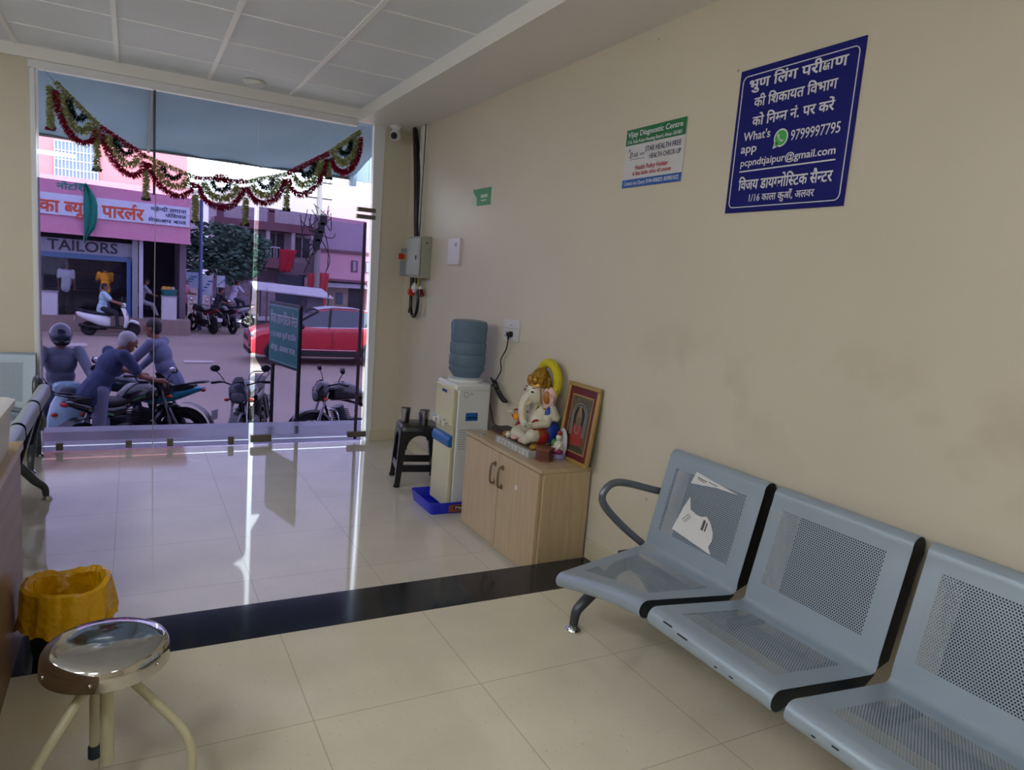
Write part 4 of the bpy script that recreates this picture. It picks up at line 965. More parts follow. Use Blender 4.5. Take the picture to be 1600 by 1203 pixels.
q = MB(); q.tube(smooth_path([(0, 0.07, 0.0), (0, 0.075, -0.08), (0, 0.09, -0.18), (0, 0.075, -0.28), (0, 0.01, -0.335), (0, -0.06, -0.30), (0, -0.085, -0.2), (0, -0.07, -0.1), (0, -0.03, -0.04), (0, -0.02, 0.0)], 6), 0.014, 10); q.build('cable', M_blk, t)
q = MB(); q.tube(smooth_path([(0.005, 0.13, 0.0), (0.005, 0.13, -0.12), (0.005, 0.12, -0.24), (0.005, 0.14, -0.31)], 6), 0.008, 8); q.build('cable', M_blk, t)
q = MB(); q.tube(smooth_path([(0.0, -0.06, 0.0), (-0.01, -0.10, -0.03), (-0.01, -0.09, -0.07)], 5), 0.008, 8); q.build('yellow_wire', mat('yellow_wire', '#b49a26', 0.5), t)
q = MB(); q.cyl((-0.03, -0.045, -0.085), (0.0, -0.045, -0.085), 0.042, 0.038, 20); q.cyl((-0.045, -0.045, -0.085), (-0.03, -0.045, -0.085), 0.020, 0.03, 16); q.build('white_connector', mat('white_plastic'), t)
q = MB(); q.cyl((-0.03, 0.055, -0.125), (0.01, 0.055, -0.125), 0.036, 0.033, 18); q.box((-0.04, 0.035, -0.145), (-0.03, 0.075, -0.105)); q.build('red_connector', mat('red_plastic', '#c8281c', 0.4), t)
q = MB(); q.cyl((0, -0.14, -0.10), (0, -0.17, -0.145), 0.018, 0.022, 14); q.build('plug_end', mat('dark_red_plastic', '#5c1820', 0.4), t); MB().cyl((0, -0.125, -0.075), (0, -0.142, -0.103), 0.016, 0.018, 14).build('plug_collar', mat('white_plastic'), t)
t = thing('security_camera', 'small white ball security camera under the soffit by the glass front', 'security camera', (-0.19, -0.13, SOF))
MB().lathe([(0.0, 0.0), (0.05, 0.0), (0.05, -0.012), (0.035, -0.025), (0.028, -0.04), (0.0, -0.04)], seg=24).build('mount', M_offwhite, t)
MB().ell((0, 0, -0.075), 0.050, seg=24, rings=14).build('ball', M_offwhite, t)
dn = V((-0.62, -0.72, -0.30)).normalized(); c0 = V((0, 0, -0.075))
MB().cyl(c0 + dn * 0.040, c0 + dn * 0.051, 0.030, 0.028, 24).build('lens_ring', M_blk, t); MB().ell(c0 + dn * 0.05, 0.014).build('lens', mat('lens_glass', '#1c2230', 0.05), t)

# ================================================================== FLOWER GARLAND ON THE GLASS
def petal_mat(name, col):
    m = mat(name, col, 0.7); nt = m.node_tree; b = nt.nodes['Principled BSDF']; o = nt.nodes['Material Output']
    tr = nt.nodes.new('ShaderNodeBsdfTranslucent'); tr.inputs['Color'].default_value = lin(col); mx = nt.nodes.new('ShaderNodeMixShader'); mx.inputs[0].default_value = 0.42
    nt.links.new(b.outputs[0], mx.inputs[1]); nt.links.new(tr.outputs[0], mx.inputs[2]); nt.links.new(mx.outputs[0], o.inputs[0]); return m
M_cp = petal_mat('cream_petals', '#cfd19a'); M_mp = petal_mat('magenta_petals', '#c01e50'); M_gp = petal_mat('green_leaf_petals', '#24463a')
G = thing('flower_garland', 'artificial flower garland of cream, magenta and green scallops hung across the glass front', 'garland', (-1.55, -0.05, 2.1))
GO = V((-1.55, -0.05, 2.1))
rg = random.Random(11)
def petals(mb, pts, size, dens, spread):
    """Petal tufts all round a path of points."""
    P = [V(p) for p in pts]
    for i in range(len(P) - 1):
        n = max(1, int((P[i+1] - P[i]).length * dens * 7))
        d = (P[i+1] - P[i]).normalized()
        for k in range(n):
            c = P[i].lerp(P[i+1], (k + rg.random()) / n)
            a = rg.uniform(0, 2 * PI); x, y, _ = frame_of(d)
            out = (x * math.cos(a) + y * math.sin(a)) * 1.0 + d * rg.uniform(-.5, .5); out.normalize()
            if out.y > 0.5: out.y *= -1
            sd = out.cross(d).normalized(); L_ = size * rg.uniform(0.7, 1.25); w = size * 0.42
            b0 = c + out * spread * rg.random(); m_ = b0 + out * L_ * .55 + V((0, 0, -L_ * .12)); tip = b0 + out * L_ + V((0, 0, -L_ * .3))
            if tip.y + GO.y > -0.008: continue
            mb.face([b0, m_ + sd * w, tip, m_ - sd * w])
tops = [(-2.672, 2.597), (-2.404, 2.343), (-2.100, 2.171), (-1.759, 2.064), (-1.392, 2.084), (-1.076, 2.189), (-0.743, 2.403), (-0.478, 2.625)]
bots = [(-2.56, 2.225), (-2.235, 2.030), (-1.92, 1.912), (-1.57, 1.855), (-1.225, 1.935), (-0.905, 2.055), (-0.565, 2.285)]
loc = lambda x, z, y=0.0: V((x, -0.05 + y, z)) - GO
for i in range(7):
    A, B = V((tops[i][0], 0, tops[i][1])), V((tops[i+1][0], 0, tops[i+1][1]))
    mid = (A + B) / 2; ch = (B - A) / 2; dv = V((bots[i][0], 0, bots[i][1])) - mid
    def arcp(kc, kd, n=14, a0=0.06, a1=0.94): return [mid - ch * kc * math.cos(PI * (a0 + (a1 - a0) * k / n)) + dv * kd * math.sin(PI * (a0 + (a1 - a0) * k / n)) - GO + V((0, -0.05, 0)) for k in range(n + 1)]
    sc = MB(); topm = M_cp if i % 2 == 0 else M_mp
    petals(sc, arcp(0.94, 0.97), 0.026, 360, 0.012)
    so = sc.build('scallop', M_mp, G, smooth=False)
    q = MB(); petals(q, arcp(0.68, 0.66), 0.027, 360, 0.020); q.build('inner_cream_arc', M_cp, so, smooth=False)
    q = MB(); petals(q, arcp(0.36, 0.38, 10), 0.022, 420, 0.014); q.build('green_arc', M_gp, so, smooth=False)
    q = MB(); petals(q, [A + (B - A) * (k / 8) - GO + V((0, -0.05, 0)) for k in range(9)], 0.022, 330, 0.010); q.build('top_row', topm, so, smooth=False)
    if i in (3,):
        q = MB(); petals(q, [mid + V((.045 * math.cos(PI * k / 8), 0, -.005 + .03 * math.sin(PI * k / 8))) - GO + V((0, -.055, 0)) for k in range(9)], 0.03, 260, 0.015); q.build('rose', mat('rose_red', '#b01838', 0.6), so, smooth=False)
tass = [(-2.700, 2.56, 2.262, 0), (-2.417, 2.33, 2.02, 0), (-2.099, 2.14, 1.85, 0.06), (-1.757, 2.05, 1.72, 0.11), (-1.388, 2.07, 1.74, 0.11), (-1.07, 2.15, 1.895, 0.03), (-0.735, 2.38, 2.195, 0.02)]
for x, z0, z1, gap in tass:
    q = MB(); q.tube([loc(x, z0), loc(x, z1 + 0.02)], 0.0015, 5); to = q.build('tassel', mat('garland_thread', '#6c6a50', 0.7), G)
    q = MB(); petals(q, [loc(x, z0 - gap - (z0 - gap - z1 - .02) * k / 6) for k in range(7)], 0.028, 300, 0.008); q.build('tassel_petals', M_cp, to, smooth=False)
    q = MB(); petals(q, [loc(x - 0.03, z1 + .01), loc(x + 0.03, z1 + .01)], 0.014, 900, 0.006); q.build('tassel_cap', M_mp if x < -2.6 else M_gp, to, smooth=False)
for (a, b_) in (((-2.672, 2.597), (-2.735, 2.66)), ((-0.478, 2.625), (-0.46, 2.66))):
    MB().tube([loc(*a), loc(*b_)], 0.0015, 5).build('thread', mat('garland_thread'), G)

# ================================================================== THE STREET
M_plat = mat('grey_stone_paving', '#8b8d96', 0.4, var=0.05); M_gstrip = mat('dark_green_marble', '#1d2e2a', 0.25, var=0.3, vscale=30)
M_dirt = mat('dusty_road', '#8d7f77', 0.9, color2='#9c8c80', vscale=0.5); 
struct(bx('ground', (-6.5, 0.03, -1.4), (2.2, 0.98, -0.12), M_plat), 'stone entrance platform outside the glass')
struct(bx('trim_7', (-6.5, 0.44, -0.125), (2.2, 0.77, -0.1195), M_gstrip))
def gz(y): return -1.0 if y < 2.6 else -1.2 if y > 6.0 else -1.0 - 0.2 * (y - 2.6) / 3.4
q = MB(); yy = [0.5, 2.6, 3.5, 4.5, 6.0, 8, 11, 14, 18, 25, 40, 80]; xx = [-40, -20, -10, -5, 0, 5, 10, 20, 40]
gr = [[q.bm.verts.new((x, y, gz(y))) for x in xx] for y in yy]
for i in range(len(yy) - 1):
    for k in range(len(xx) - 1): q.bm.faces.new((gr[i][k], gr[i][k+1], gr[i+1][k+1], gr[i+1][k]))
struct(q.build('road', M_dirt), 'dusty street')
q = MB(); q.face([(-40, 4.6, gz(4.6) + .006), (40, 4.6, gz(4.6) + .006), (40, 9.5, -1.194), (-40, 9.5, -1.194)])
q.bm.free()
struct(MB().box((-7, 20.0, -1.3), (-0.45, 26, -0.70)).build('pavement', mat('raised_pavement', '#8c7a72', 0.9, var=0.1), smooth=False), 'raised shop pavement across the street')
# litter
for k, (x, y, sx, sy, lab) in enumerate(((-3.61, 16.3, 0.32, 0.28, 'pale flat slab lying on the road by the rider in the helmet'), (-0.7, 13.2, 0.35, 0.12, 'crumpled pale litter lying on the road left of the red car'))):
    o = MB().box((-sx, -sy, 0), (sx, sy, 0.05)).build('road_slab' if k == 0 else 'crumpled_paper', mat('pale_litter', '#b5adaa', 0.8), loc=(x, y, -1.199), rotz=0.1, bevel=0.02); tag(o, lab, 'slab' if k == 0 else 'litter')

# awning above the entrance, outside
M_tarp = mat('blue_grey_tarpaulin', '#5d7a98', 0.6, var=0.12, vscale=1.2, bump=0.5, bscale=2.5)
q = MB(); nx, ny = 24, 10; gr = []
for i in range(ny + 1):
    v = i / ny; gr.append([q.bm.verts.new((-4.6 + 4.62 * k / nx, 0.28 + 1.75 * v, 2.80 - 0.31 * v + 0.018 * math.sin(k * 0.9 + i * .7) * math.sin(v * 3) + 0.01 * math.sin(k * 2.1 - i))) for k in range(nx + 1)])
for i in range(ny):
    for k in range(nx): q.bm.faces.new((gr[i][k], gr[i][k+1], gr[i+1][k+1], gr[i+1][k]))
t = thing('awning', 'blue grey tarpaulin awning sloping over the entrance outside the glass', 'awning', (0, 0, 0)); q.build('cover', M_tarp, t)
t.location = (-2.3, 1.0, 2.5)
for c_ in t.children: c_.location = -V(t.location)
for x in (-4.4, -2.05): MB().tube([V((x, 0.28, 2.77)) - t.location, V((x, 2.0, 2.46)) - t.location], 0.014, 8).build('support_bar', mat('grey_iron', '#4e525a', 0.5, 0.4), t)
MB().tube([V((-4.6, 2.04, 2.485)) - t.location, V((0.02, 2.04, 2.485)) - t.location], 0.016, 8).build('front_bar', mat('grey_iron'), t)
t = thing('side_screen', 'pale blue sheet and post closing the right end of the awning', 'screen', (0.12, 2.0, 2.3))
MB().box((-0.10, -0.02, 0.16), (0.16, 0.02, 0.75)).build('sheet', mat('pale_blue_sheet', '#9fb0c0', 0.5), t, smooth=False)
MB().box((-0.13, -0.05, 0.10), (-0.06, 0.03, 0.80)).build('post', mat('blue_grey_post', '#7e8ea2', 0.5), t, smooth=False)
struct(bx('wall_exterior', (0.27, 0.30, -1.3), (1.2, 0.9, 3.4), mat('outer_wall', '#a79c92', 0.8)))

# ---------------- motorcycles
M_tyre = mat('tyre_rubber', '#121214', 0.8); M_alloy = mat('dark_alloy', '#3a3c40', 0.35, 0.8); M_eng = mat('engine_metal', '#2a2b2e', 0.4, 0.7); M_vinyl = mat('black_vinyl_seat', '#16161a', 0.5)
M_headl = mat('lamp_glass', '#6a7078', 0.1, spec=0.7); M_redl = mat('red_lamp', '#b01822', 0.25); M_amb = mat('amber_lamp', '#c04a1e', 0.3); M_mir = mat('mirror_glass', '#dfe3e8', 0.03, 1.0)
def wheel(par, x, r, w, z=None, steer=0.0):
    z = r if z is None else z
    q = MB(); n = 36
    q.ring_surface([[(x + (r - w * .5 + w * .5 * math.cos(b) ) * math.cos(a), w * .5 * math.sin(b), z + (r - w * .5 + w * .5 * math.cos(b)) * math.sin(a)) for b in [2*PI*k/10 for k in range(10)]] for a in [2*PI*i/n for i in range(n)]], cap=False, loop=True)
    wo = q.build('wheel', M_tyre, par)
    q = MB(); rr = r - w
    q.lathe([(rr - .02, -w * .35), (rr + .01, -w * .4), (rr + .012, w * .4), (rr - .02, w * .35)], (x, 0, z), 36, axis='y')
    q.cyl((x, -w * .55, z), (x, w * .55, z), 0.045, seg=16)
    for k in range(5):
        a = 2*PI*k/5; d = V((math.cos(a), 0, math.sin(a)))
        q.tube([V((x, 0, z)) + d * 0.03, V((x, 0, z)) + d * (rr)], 0.013, 6)
    q.lathe([(0.055, .045), (0.11, .045), (0.11, .05), (0.055, .05)], (x, 0, z), 24, axis='y')
    q.build('rim', M_alloy, wo)
    return wo
def loft(secs, n=16, p=2.4):
    """Sections (x, z, half width, half height): rounded-box rings."""
    out = []
    for x, z, hw_, hh in secs:
        out.append([(x, hw_ * math.copysign(abs(math.cos(a)) ** (2/p), math.cos(a)), z + hh * math.copysign(abs(math.sin(a)) ** (2/p), math.sin(a))) for a in [2*PI*k/n for k in range(n)]])
    return out
def mirror(par, base, tip, r=0.062, face=-1):
    q = MB(); q.tube(smooth_path([base, V(base).lerp(V(tip), .5) + V((0, 0, .015)), tip], 4), 0.006, 7); q.ell(V(tip) + V((0.01, 0, 0.03)), (0.022, r, r * .72)); mo = q.build('mirror', M_blk, par)
    MB().ell(V(tip) + V((0.01 + face * 0.010, 0, 0.03)), (0.015, r * .86, r * .6)).build('mirror_glass', M_mir, mo)
def motorcycle(label, loc, heading, tank, panel_, group='motorcycles', cowl=True, guard=False, visor=None, stripe=None, lean=0.06):
    t = thing('motorcycle', label, 'motorcycle', loc, heading, group); t.rotation_euler = (lean, 0, heading)
    Mt = mat('bike_' + tank, tank, 0.25, coat=0.5); Mp = mat('bike_' + panel_, panel_, 0.3, coat=0.3)
    wheel(t, 0.66, 0.305, 0.085); wheel(t, -0.62, 0.305, 0.115)
    for s in (-1, 1):
        q = MB(); q.cyl((0.66, s * .085, 0.305), (0.45, s * .085, 0.86), 0.022, 0.019, 12); q.cyl((0.66, s * .085, 0.305), (0.575, s * .085, 0.53), 0.029, 0.029, 12); q.build('fork', mat('fork_chrome', '#b4b6ba', 0.2, 1.0), t)
    q = MB(); R0 = 0.335; q.ring_surface([[(0.66 + (R0 + e) * math.cos(a), y, 0.305 + (R0 + e) * math.sin(a)) for y, e in ((-.062, -.03), (-.05, 0), (0, .012), (.05, 0), (.062, -.03))] for a in [0.25 + 2.35 * k / 14 for k in range(15)]], closed_ring=False, cap=False); q.build('front_fender', Mp, t)
    q = MB(); q.tube(smooth_path([(0.33, -.36, 0.97), (0.36, -.24, 0.985), (0.43, -.10, 0.955), (0.44, 0, 0.945), (0.43, .10, 0.955), (0.36, .24, 0.985), (0.33, .36, 0.97)], 5), 0.011, 8); hb = q.build('handlebar', M_eng, t)
    for s in (-1, 1):
        MB().cyl((0.355, s * .25, 0.985), (0.325, s * .375, 0.968), 0.017, 0.018, 12).build('grip', M_blk, hb)
        MB().tube([(0.385, s * .23, 0.98), (0.40, s * .34, 0.965)], 0.006, 6).build('lever', M_alloy, hb)
        mirror(hb, (0.37, s * .20, 0.99), (0.36, s * .31, 1.13))
        q = MB(); q.ell((0.52, s * .15, 0.78), (0.03, 0.035, 0.022)); q.tube([(0.50, s * .06, 0.78), (0.52, s * .13, 0.78)], .006, 6); q.build('indicator', M_amb, t)
    # headlight cowl
    q = MB(); q.ring_surface(loft([(0.60, 0.83, 0.05, 0.05), (0.585, 0.84, 0.105, 0.105), (0.53, 0.87, 0.125, 0.135), (0.44, 0.90, 0.10, 0.10), (0.40, 0.92, 0.05, 0.05)])); hl = q.build('headlight_cowl', Mt if cowl else M_blk, t)
    MB().ell((0.588, 0, 0.825), (0.022, 0.085, 0.068)).build('headlight_lens', M_headl, hl)
    if visor:
        q = MB(); q.ring_surface(loft([(0.56, 0.935, 0.085, 0.02), (0.52, 1.0, 0.075, 0.03), (0.47, 1.05, 0.05, 0.012)])); q.build('visor', mat('smoke_visor', visor, 0.1), hl)
    # tank, seat, tail
    q = MB(); q.ring_surface(loft([(0.40, 0.80, 0.04, 0.04), (0.36, 0.835, 0.115, 0.095), (0.24, 0.865, 0.155, 0.125), (0.08, 0.855, 0.150, 0.115), (-0.06, 0.815, 0.105, 0.075), (-0.12, 0.80, 0.06, 0.04)], 18)); tk = q.build('fuel_tank', Mt, t)
    if stripe:
        for s in (-1, 1):
            q = MB(); q.ring_surface([[(0.33, s * .118, .80), (0.33, s * .128, .83)], [(0.10, s * .152, .83), (0.10, s * .154, .87)], [(-.04, s * .116, .79), (-.04, s * .118, .81)]], closed_ring=False, cap=False); q.build('tank_stripe', mat('stripe_' + stripe, stripe, 0.4), tk)
            q = MB(); q.ring_surface([[(-.30, s * .125, .66), (-.30, s * .122, .70)], [(-.62, s * .10, .76), (-.62, s * .095, .79)]], closed_ring=False, cap=False); q.build('panel_stripe', mat('stripe_' + stripe, stripe, 0.4), t)
    MB().cyl((0.2, 0, 0.975), (0.2, 0, 0.992), 0.035, seg=16).build('fuel_cap', M_alloy, tk)
    q = MB(); q.ring_surface(loft([(-0.06, 0.795, 0.075, 0.03), (-0.14, 0.80, 0.115, 0.042), (-0.34, 0.805, 0.13, 0.045), (-0.42, 0.84, 0.12, 0.05), (-0.66, 0.88, 0.10, 0.042), (-0.74, 0.885, 0.06, 0.025)], 14, 3.2)); q.build('seat', M_vinyl, t)
    q = MB(); q.ring_surface(loft([(-0.10, 0.70, 0.10, 0.07), (-0.30, 0.70, 0.125, 0.085), (-0.55, 0.77, 0.105, 0.065), (-0.76, 0.845, 0.07, 0.04), (-0.84, 0.86, 0.04, 0.022)])); tl = q.build('tail_panel', Mp, t)
    MB().ell((-0.84, 0, 0.845), (0.025, 0.055, 0.028)).build('tail_light', M_redl, tl)
    q = MB(); q.tube(smooth_path([(-.50, -.10, .88), (-.72, -.125, .93), (-.86, -.10, .95), (-.88, 0, .95), (-.86, .10, .95), (-.72, .125, .93), (-.50, .10, .88)], 4), .011, 8); q.build('grab_rail', M_alloy, t)
    q = MB(); q.ring_surface([[(-.62 + .36 * math.cos(a), y, .305 + .36 * math.sin(a)) for y, e in ((-.07, 0), (0, .01), (.07, 0))] for a in [1.5 + 1.75 * k / 10 for k in range(11)]], closed_ring=False, cap=False); q.build('rear_fender', M_blk, t)
    q = MB(); q.box((-1.0, -.09, .47), (-.985, .09, .60)); q.build('number_plate', mat('plate_white', '#c6c6c8', 0.5), t, smooth=False)
    # engine
    q = MB(); q.ring_surface(loft([(0.36, 0.36, 0.06, 0.05), (0.28, 0.38, 0.125, 0.115), (0.0, 0.37, 0.14, 0.125), (-0.14, 0.38, 0.10, 0.09)])); q.build('engine_block', M_eng, t)
    q = MB()
    for k in range(6): q.box((0.10 + k * .012, -.10, .48 + k * .028), (0.29 + k * .012, .10, .492 + k * .028))
    q.cyl((0.20, 0, .46), (0.26, 0, .66), .075, seg=16); q.build('cylinder_fins', M_alloy, t)
    q = MB(); q.tube(smooth_path([(0.5, 0, .82), (.42, 0, .60), (.34, 0, .34), (.0, 0, .22), (-.2, 0, .34)], 4), .018, 8); q.tube(smooth_path([(.42, 0, .80), (.1, 0, .72), (-.2, 0, .66), (-.7, 0, .80)], 4), .018, 8)
    for s in (-1, 1): q.tube([(-.2, s * .10, .36), (-.62, s * .10, .305)], .017, 8)
    q.build('frame', M_eng, t)
    for s in (-1, 1): MB().cyl((-.60, s * .115, .33), (-.40, s * .115, .70), .024, seg=12).build('shock_absorber', mat('shock_steel', '#8a8c90', 0.3, 0.9), t)
    q = MB(); q.tube(smooth_path([(.32, -.08, .50), (.40, -.12, .36), (.28, -.15, .22), (0, -.15, .20)], 5), .020, 10); q.cyl((0, -.15, .20), (-.72, -.17, .36), .035, .05, 16); q.build('exhaust', mat('exhaust_chrome', '#9c9ea2', 0.2, 1.0), t)
    for s in (-1, 1): MB().cyl((.02, s * .13, .27), (.02, s * .25, .27), .013, seg=10).build('footpeg', M_blk, t)
    q = MB(); q.tube([(-.05, .12, .25), (-.12, .26, .01)], .010, 8); q.build('side_stand', M_eng, t)
    if guard:
        q = MB(); q.tube(smooth_path([(.36, 0, .62), (.38, .18, .62), (.40, .27, .52), (.38, .26, .38), (.32, .12, .28), (.32, -.12, .28), (.38, -.26, .38), (.40, -.27, .52), (.38, -.18, .62), (.36, 0, .62)], 5), .012, 8); q.build('crash_guard', mat('fork_chrome'), t)
    return t
def scooter(label, loc, heading, body, group='scooters', lean=0.0):
    t = thing('scooter', label, 'scooter', loc, heading, group); t.rotation_euler = (lean, 0, heading)
    Mb = mat('scooter_' + body, body, 0.25, coat=0.5)
    wheel(t, 0.62, 0.225, 0.10); wheel(t, -0.58, 0.225, 0.11)
    q = MB(); q.ring_surface(loft([(0.82, 0.40, 0.03, 0.03), (0.76, 0.44, 0.085, 0.06), (0.60, 0.50, 0.10, 0.055), (0.46, 0.45, 0.07, 0.04)])); q.build('front_fender', Mb, t)
    q = MB()
    rings = []
    for z, x, w in ((0.26, 0.38, .15), (0.36, 0.42, .19), (0.5, 0.44, .21), (0.66, 0.42, .20), (0.80, 0.37, .16), (0.90, 0.33, .10)):
        rings.append([(x - .05, -w, z), (x + .01, -w * .95, z), (x + .06, -w * .5, z), (x + .085, 0, z), (x + .06, w * .5, z), (x + .01, w * .95, z), (x - .05, w, z), (x - .02, w * .5, z), (x, 0, z), (x - .02, -w * .5, z)])
    q.ring_surface(rings); q.build('front_shield', Mb, t)
    q = MB(); q.box((-.12, -.15, .24), (.42, .15, .30)); q.build('floorboard', M_blk, t, bevel=.02)
    q = MB(); q.ring_surface(loft([(0.0, 0.42, 0.10, 0.14), (-0.10, 0.46, 0.17, 0.18), (-0.35, 0.50, 0.20, 0.17), (-0.62, 0.58, 0.18, 0.13), (-0.85, 0.66, 0.12, 0.08), (-0.92, 0.68, 0.06, 0.04)])); bo = q.build('rear_body', Mb, t)
    MB().ell((-.92, 0, .66), (.03, .09, .045)).build('tail_light', M_redl, bo)
    q = MB(); q.ring_surface(loft([(-0.02, 0.68, 0.10, 0.04), (-0.12, 0.69, 0.14, 0.05), (-0.45, 0.71, 0.15, 0.05), (-0.72, 0.76, 0.12, 0.045), (-0.80, 0.77, 0.06, 0.025)], 14, 3)); q.build('seat', M_vinyl, t)
    q = MB(); q.ring_surface(loft([(0.44, 0.97, 0.06, 0.05), (0.41, 0.98, 0.13, 0.075), (0.33, 0.99, 0.15, 0.07), (0.27, 0.99, 0.08, 0.04)])); hc = q.build('handlebar_cover', Mb, t)
    MB().ell((0.435, 0, 0.965), (.025, .085, .05)).build('headlight_lens', M_headl, hc)
    for s in (-1, 1):
        MB().cyl((0.33, s * .13, 0.99), (0.28, s * .34, 0.98), .017, seg=12).build('grip', M_blk, hc)
        mirror(hc, (0.33, s * .18, 1.02), (0.31, s * .29, 1.17))
        MB().cyl((.62, s * .07, .225), (.46, s * .05, .62), .018, seg=10).build('fork', M_eng, t)
        MB().ell((.46, s * .14, .70), (.02, .035, .025)).build('indicator', M_amb, t)
    q = MB(); q.tube(smooth_path([(-.55, -.14, .74), (-.80, -.15, .80), (-.93, -.08, .83), (-.93, .08, .83), (-.80, .15, .80), (-.55, .14, .74)], 4), .012, 8); q.build('grab_rail', M_alloy, t)
    q = MB(); q.ring_surface(loft([(-.10, .26, .10, .08), (-.35, .27, .14, .10), (-.58, .25, .12, .08)])); q.build('engine_block', M_eng, t)
    MB().cyl((-.3, -.14, .24), (-.85, -.17, .34), .045, .05, 14).build('exhaust', M_eng, t)
    MB().box((-.97, -.09, .46), (-.955, .09, .58)).build('number_plate', mat('plate_white'), t, smooth=False)
    return t

# ---------------- people
M_skin = mat('brown_skin', '#8a5a44', 0.55); M_hair = mat('black_hair', '#141214', 0.6); M_ghair = mat('grey_hair', '#b8b6b4', 0.7)
def remesh(o, vox, it):
    m = o.modifiers.new('r', 'REMESH'); m.mode = 'VOXEL'; m.voxel_size = vox; m.use_smooth_shade = True
    m = o.modifiers.new('s', 'SMOOTH'); m.iterations = it; m.factor = 0.5
    return o
def person(label, loc, heading, J, shirt, trousers, hair=True, sleeve='short', vox=0.011, near=False, helmet=None, shoes='#1c1a1c', group=None):
    """J: joints in the figure's own space (x ahead, y left, z up): pelvis chest neck head, then l/r shoulder elbow wrist hip knee ankle; look = direction of the face."""
    t = thing('person', label, 'person', loc, heading, group)
    j = {k: V(v) for k, v in J.items()}
    look = j['look'].normalized(); up = (j['head'] - j['neck']).normalized(); side = up.cross(look).normalized(); up = look.cross(side).normalized()
    Rh = Matrix((look, side, up)).transposed()
    sh = (j['lsh'] - j['rsh']).normalized(); sp = (j['chest'] - j['pelvis']).normalized(); fw = sh.cross(sp).normalized() * -1
    if fw.dot(look) < 0: fw = -fw
    Rt_ = Matrix((fw, sh, fw.cross(sh) if fw.cross(sh).dot(sp) > 0 else -fw.cross(sh))).transposed()
    def torso(b, e):
        b.ell(j['pelvis'], (0.115 + e, 0.16 + e, 0.11 + e), Rt_); m_ = j['pelvis'].lerp(j['chest'], .5)
        b.ell(m_, (0.105 + e, 0.145 + e, 0.14 + e), Rt_); b.ell(j['chest'], (0.115 + e, 0.165 + e, 0.16 + e), Rt_)
        b.ell(j['chest'].lerp(j['neck'], .6), (0.085 + e, 0.17 + e, 0.07 + e), Rt_)
    def arm(b, s, e, upto):
        S, E_, W_ = j[s + 'sh'], j[s + 'el'], j[s + 'wr']
        if upto == 'short': b.cap(S, S.lerp(E_, .72), .056 + e, .050 + e)
        else:
            b.cap(S, E_, .054 + e, .042 + e)
            b.cap(E_, E_.lerp(W_, .93 if upto == 'long' else 1.0), .041 + e, .029 + e)
    def leg(b, s, e, end=1.0):
        b.cap(j[s + 'hip'], j[s + 'kn'], .082 + e, .056 + e); b.cap(j[s + 'kn'], j[s + 'kn'].lerp(j[s + 'an'], end), .054 + e, .040 + e)
    b = MB(); torso(b, -0.012); b.cap(j['neck'] - up * .03, j['head'] - up * .03, .052, .050)
    b.ell(j['head'] + up * .02, (0.098, 0.076, 0.102), Rh); b.ell(j['head'] + look * .028 - up * .058, (0.062, 0.054, 0.058), Rh)
    b.cap(j['head'] + look * .092 + up * .012, j['head'] + look * .112 - up * .022, .009, .014, 8)
    b.ell(j['head'] + look * .082 - up * .058, (.014, .026, .011), Rh)
    for s in (-1, 1): b.ell(j['head'] + side * s * .078 - up * .004 - look * .01, (.018, .010, .030), Rh)
    for s in 'lr':
        arm(b, s, -0.006, 'all'); leg(b, s, -0.012)
        W_ = j[s + 'wr']; d = (j[s + 'ha'] - W_).normalized() if s + 'ha' in j else (W_ - j[s + 'el']).normalized()
        pn = frame_of(d)[0] if abs(d.z) > .9 else d.cross(V((0, 0, 1))).normalized(); dn_ = d.cross(pn).normalized()
        if dn_.z > 0: dn_ = -dn_
        b.cap(W_, W_ + d * .05, .030, .038, 8)
        for k in range(4):
            o_ = W_ + d * .075 + pn * (k - 1.5) * .021; L_ = (.040, .046, .043, .034)[k]
            b.cap(o_, o_ + d * L_ * .8 + dn_ * .012, .0105, .010, 7); b.cap(o_ + d * L_ * .8 + dn_ * .012, o_ + d * L_ * .9 + dn_ * .040, .010, .0085, 7)
        b.cap(W_ + d * .03 + pn * (-.034), W_ + d * .075 - pn * .050 + dn_ * .02, .0125, .010, 7)
        an = j[s + 'an']; tdir = V((1, 0, 0)) if s + 'toe' not in j else (j[s + 'toe'] - an).normalized()
        b.cap(an + V((0, 0, -.03)), an + tdir * .13 + V((0, 0, -.045)), .038, .030)
    remesh(b.build('body', M_skin, t), 0.007 if near else vox, 3)
    for s in (-1, 1):
        if not helmet:
            MB().ell(j['head'] + look * .088 + side * s * .032 + up * .020, (.010, .014, .008), Rh, 8, 6).build('eye', mat('eye_dark', '#1a1412', 0.2), t)
            MB().ell(j['head'] + look * .090 + side * s * .032 + up * .042, (.009, .020, .004), Rh, 8, 6).build('eyebrow', M_hair, t)
    Ms = mat('cloth_' + shirt, shirt, 0.85); Mtr = mat('cloth_' + trousers, trousers, 0.85); Msh = mat('shoe_' + shoes, shoes, 0.6)
    b = MB(); torso(b, 0.010); b.cap(j['pelvis'].lerp(j['chest'], .1), j['pelvis'] - sp * .06, .15, .16)
    for s in 'lr': arm(b, s, 0.012, sleeve)
    remesh(b.build('shirt', Ms, t), vox, 4)
    b = MB(); b.ell(j['pelvis'], (0.125, 0.165, 0.115), Rt_)
    for s in 'lr': leg(b, s, 0.010, .95)
    remesh(b.build('trousers', Mtr, t), vox, 4)
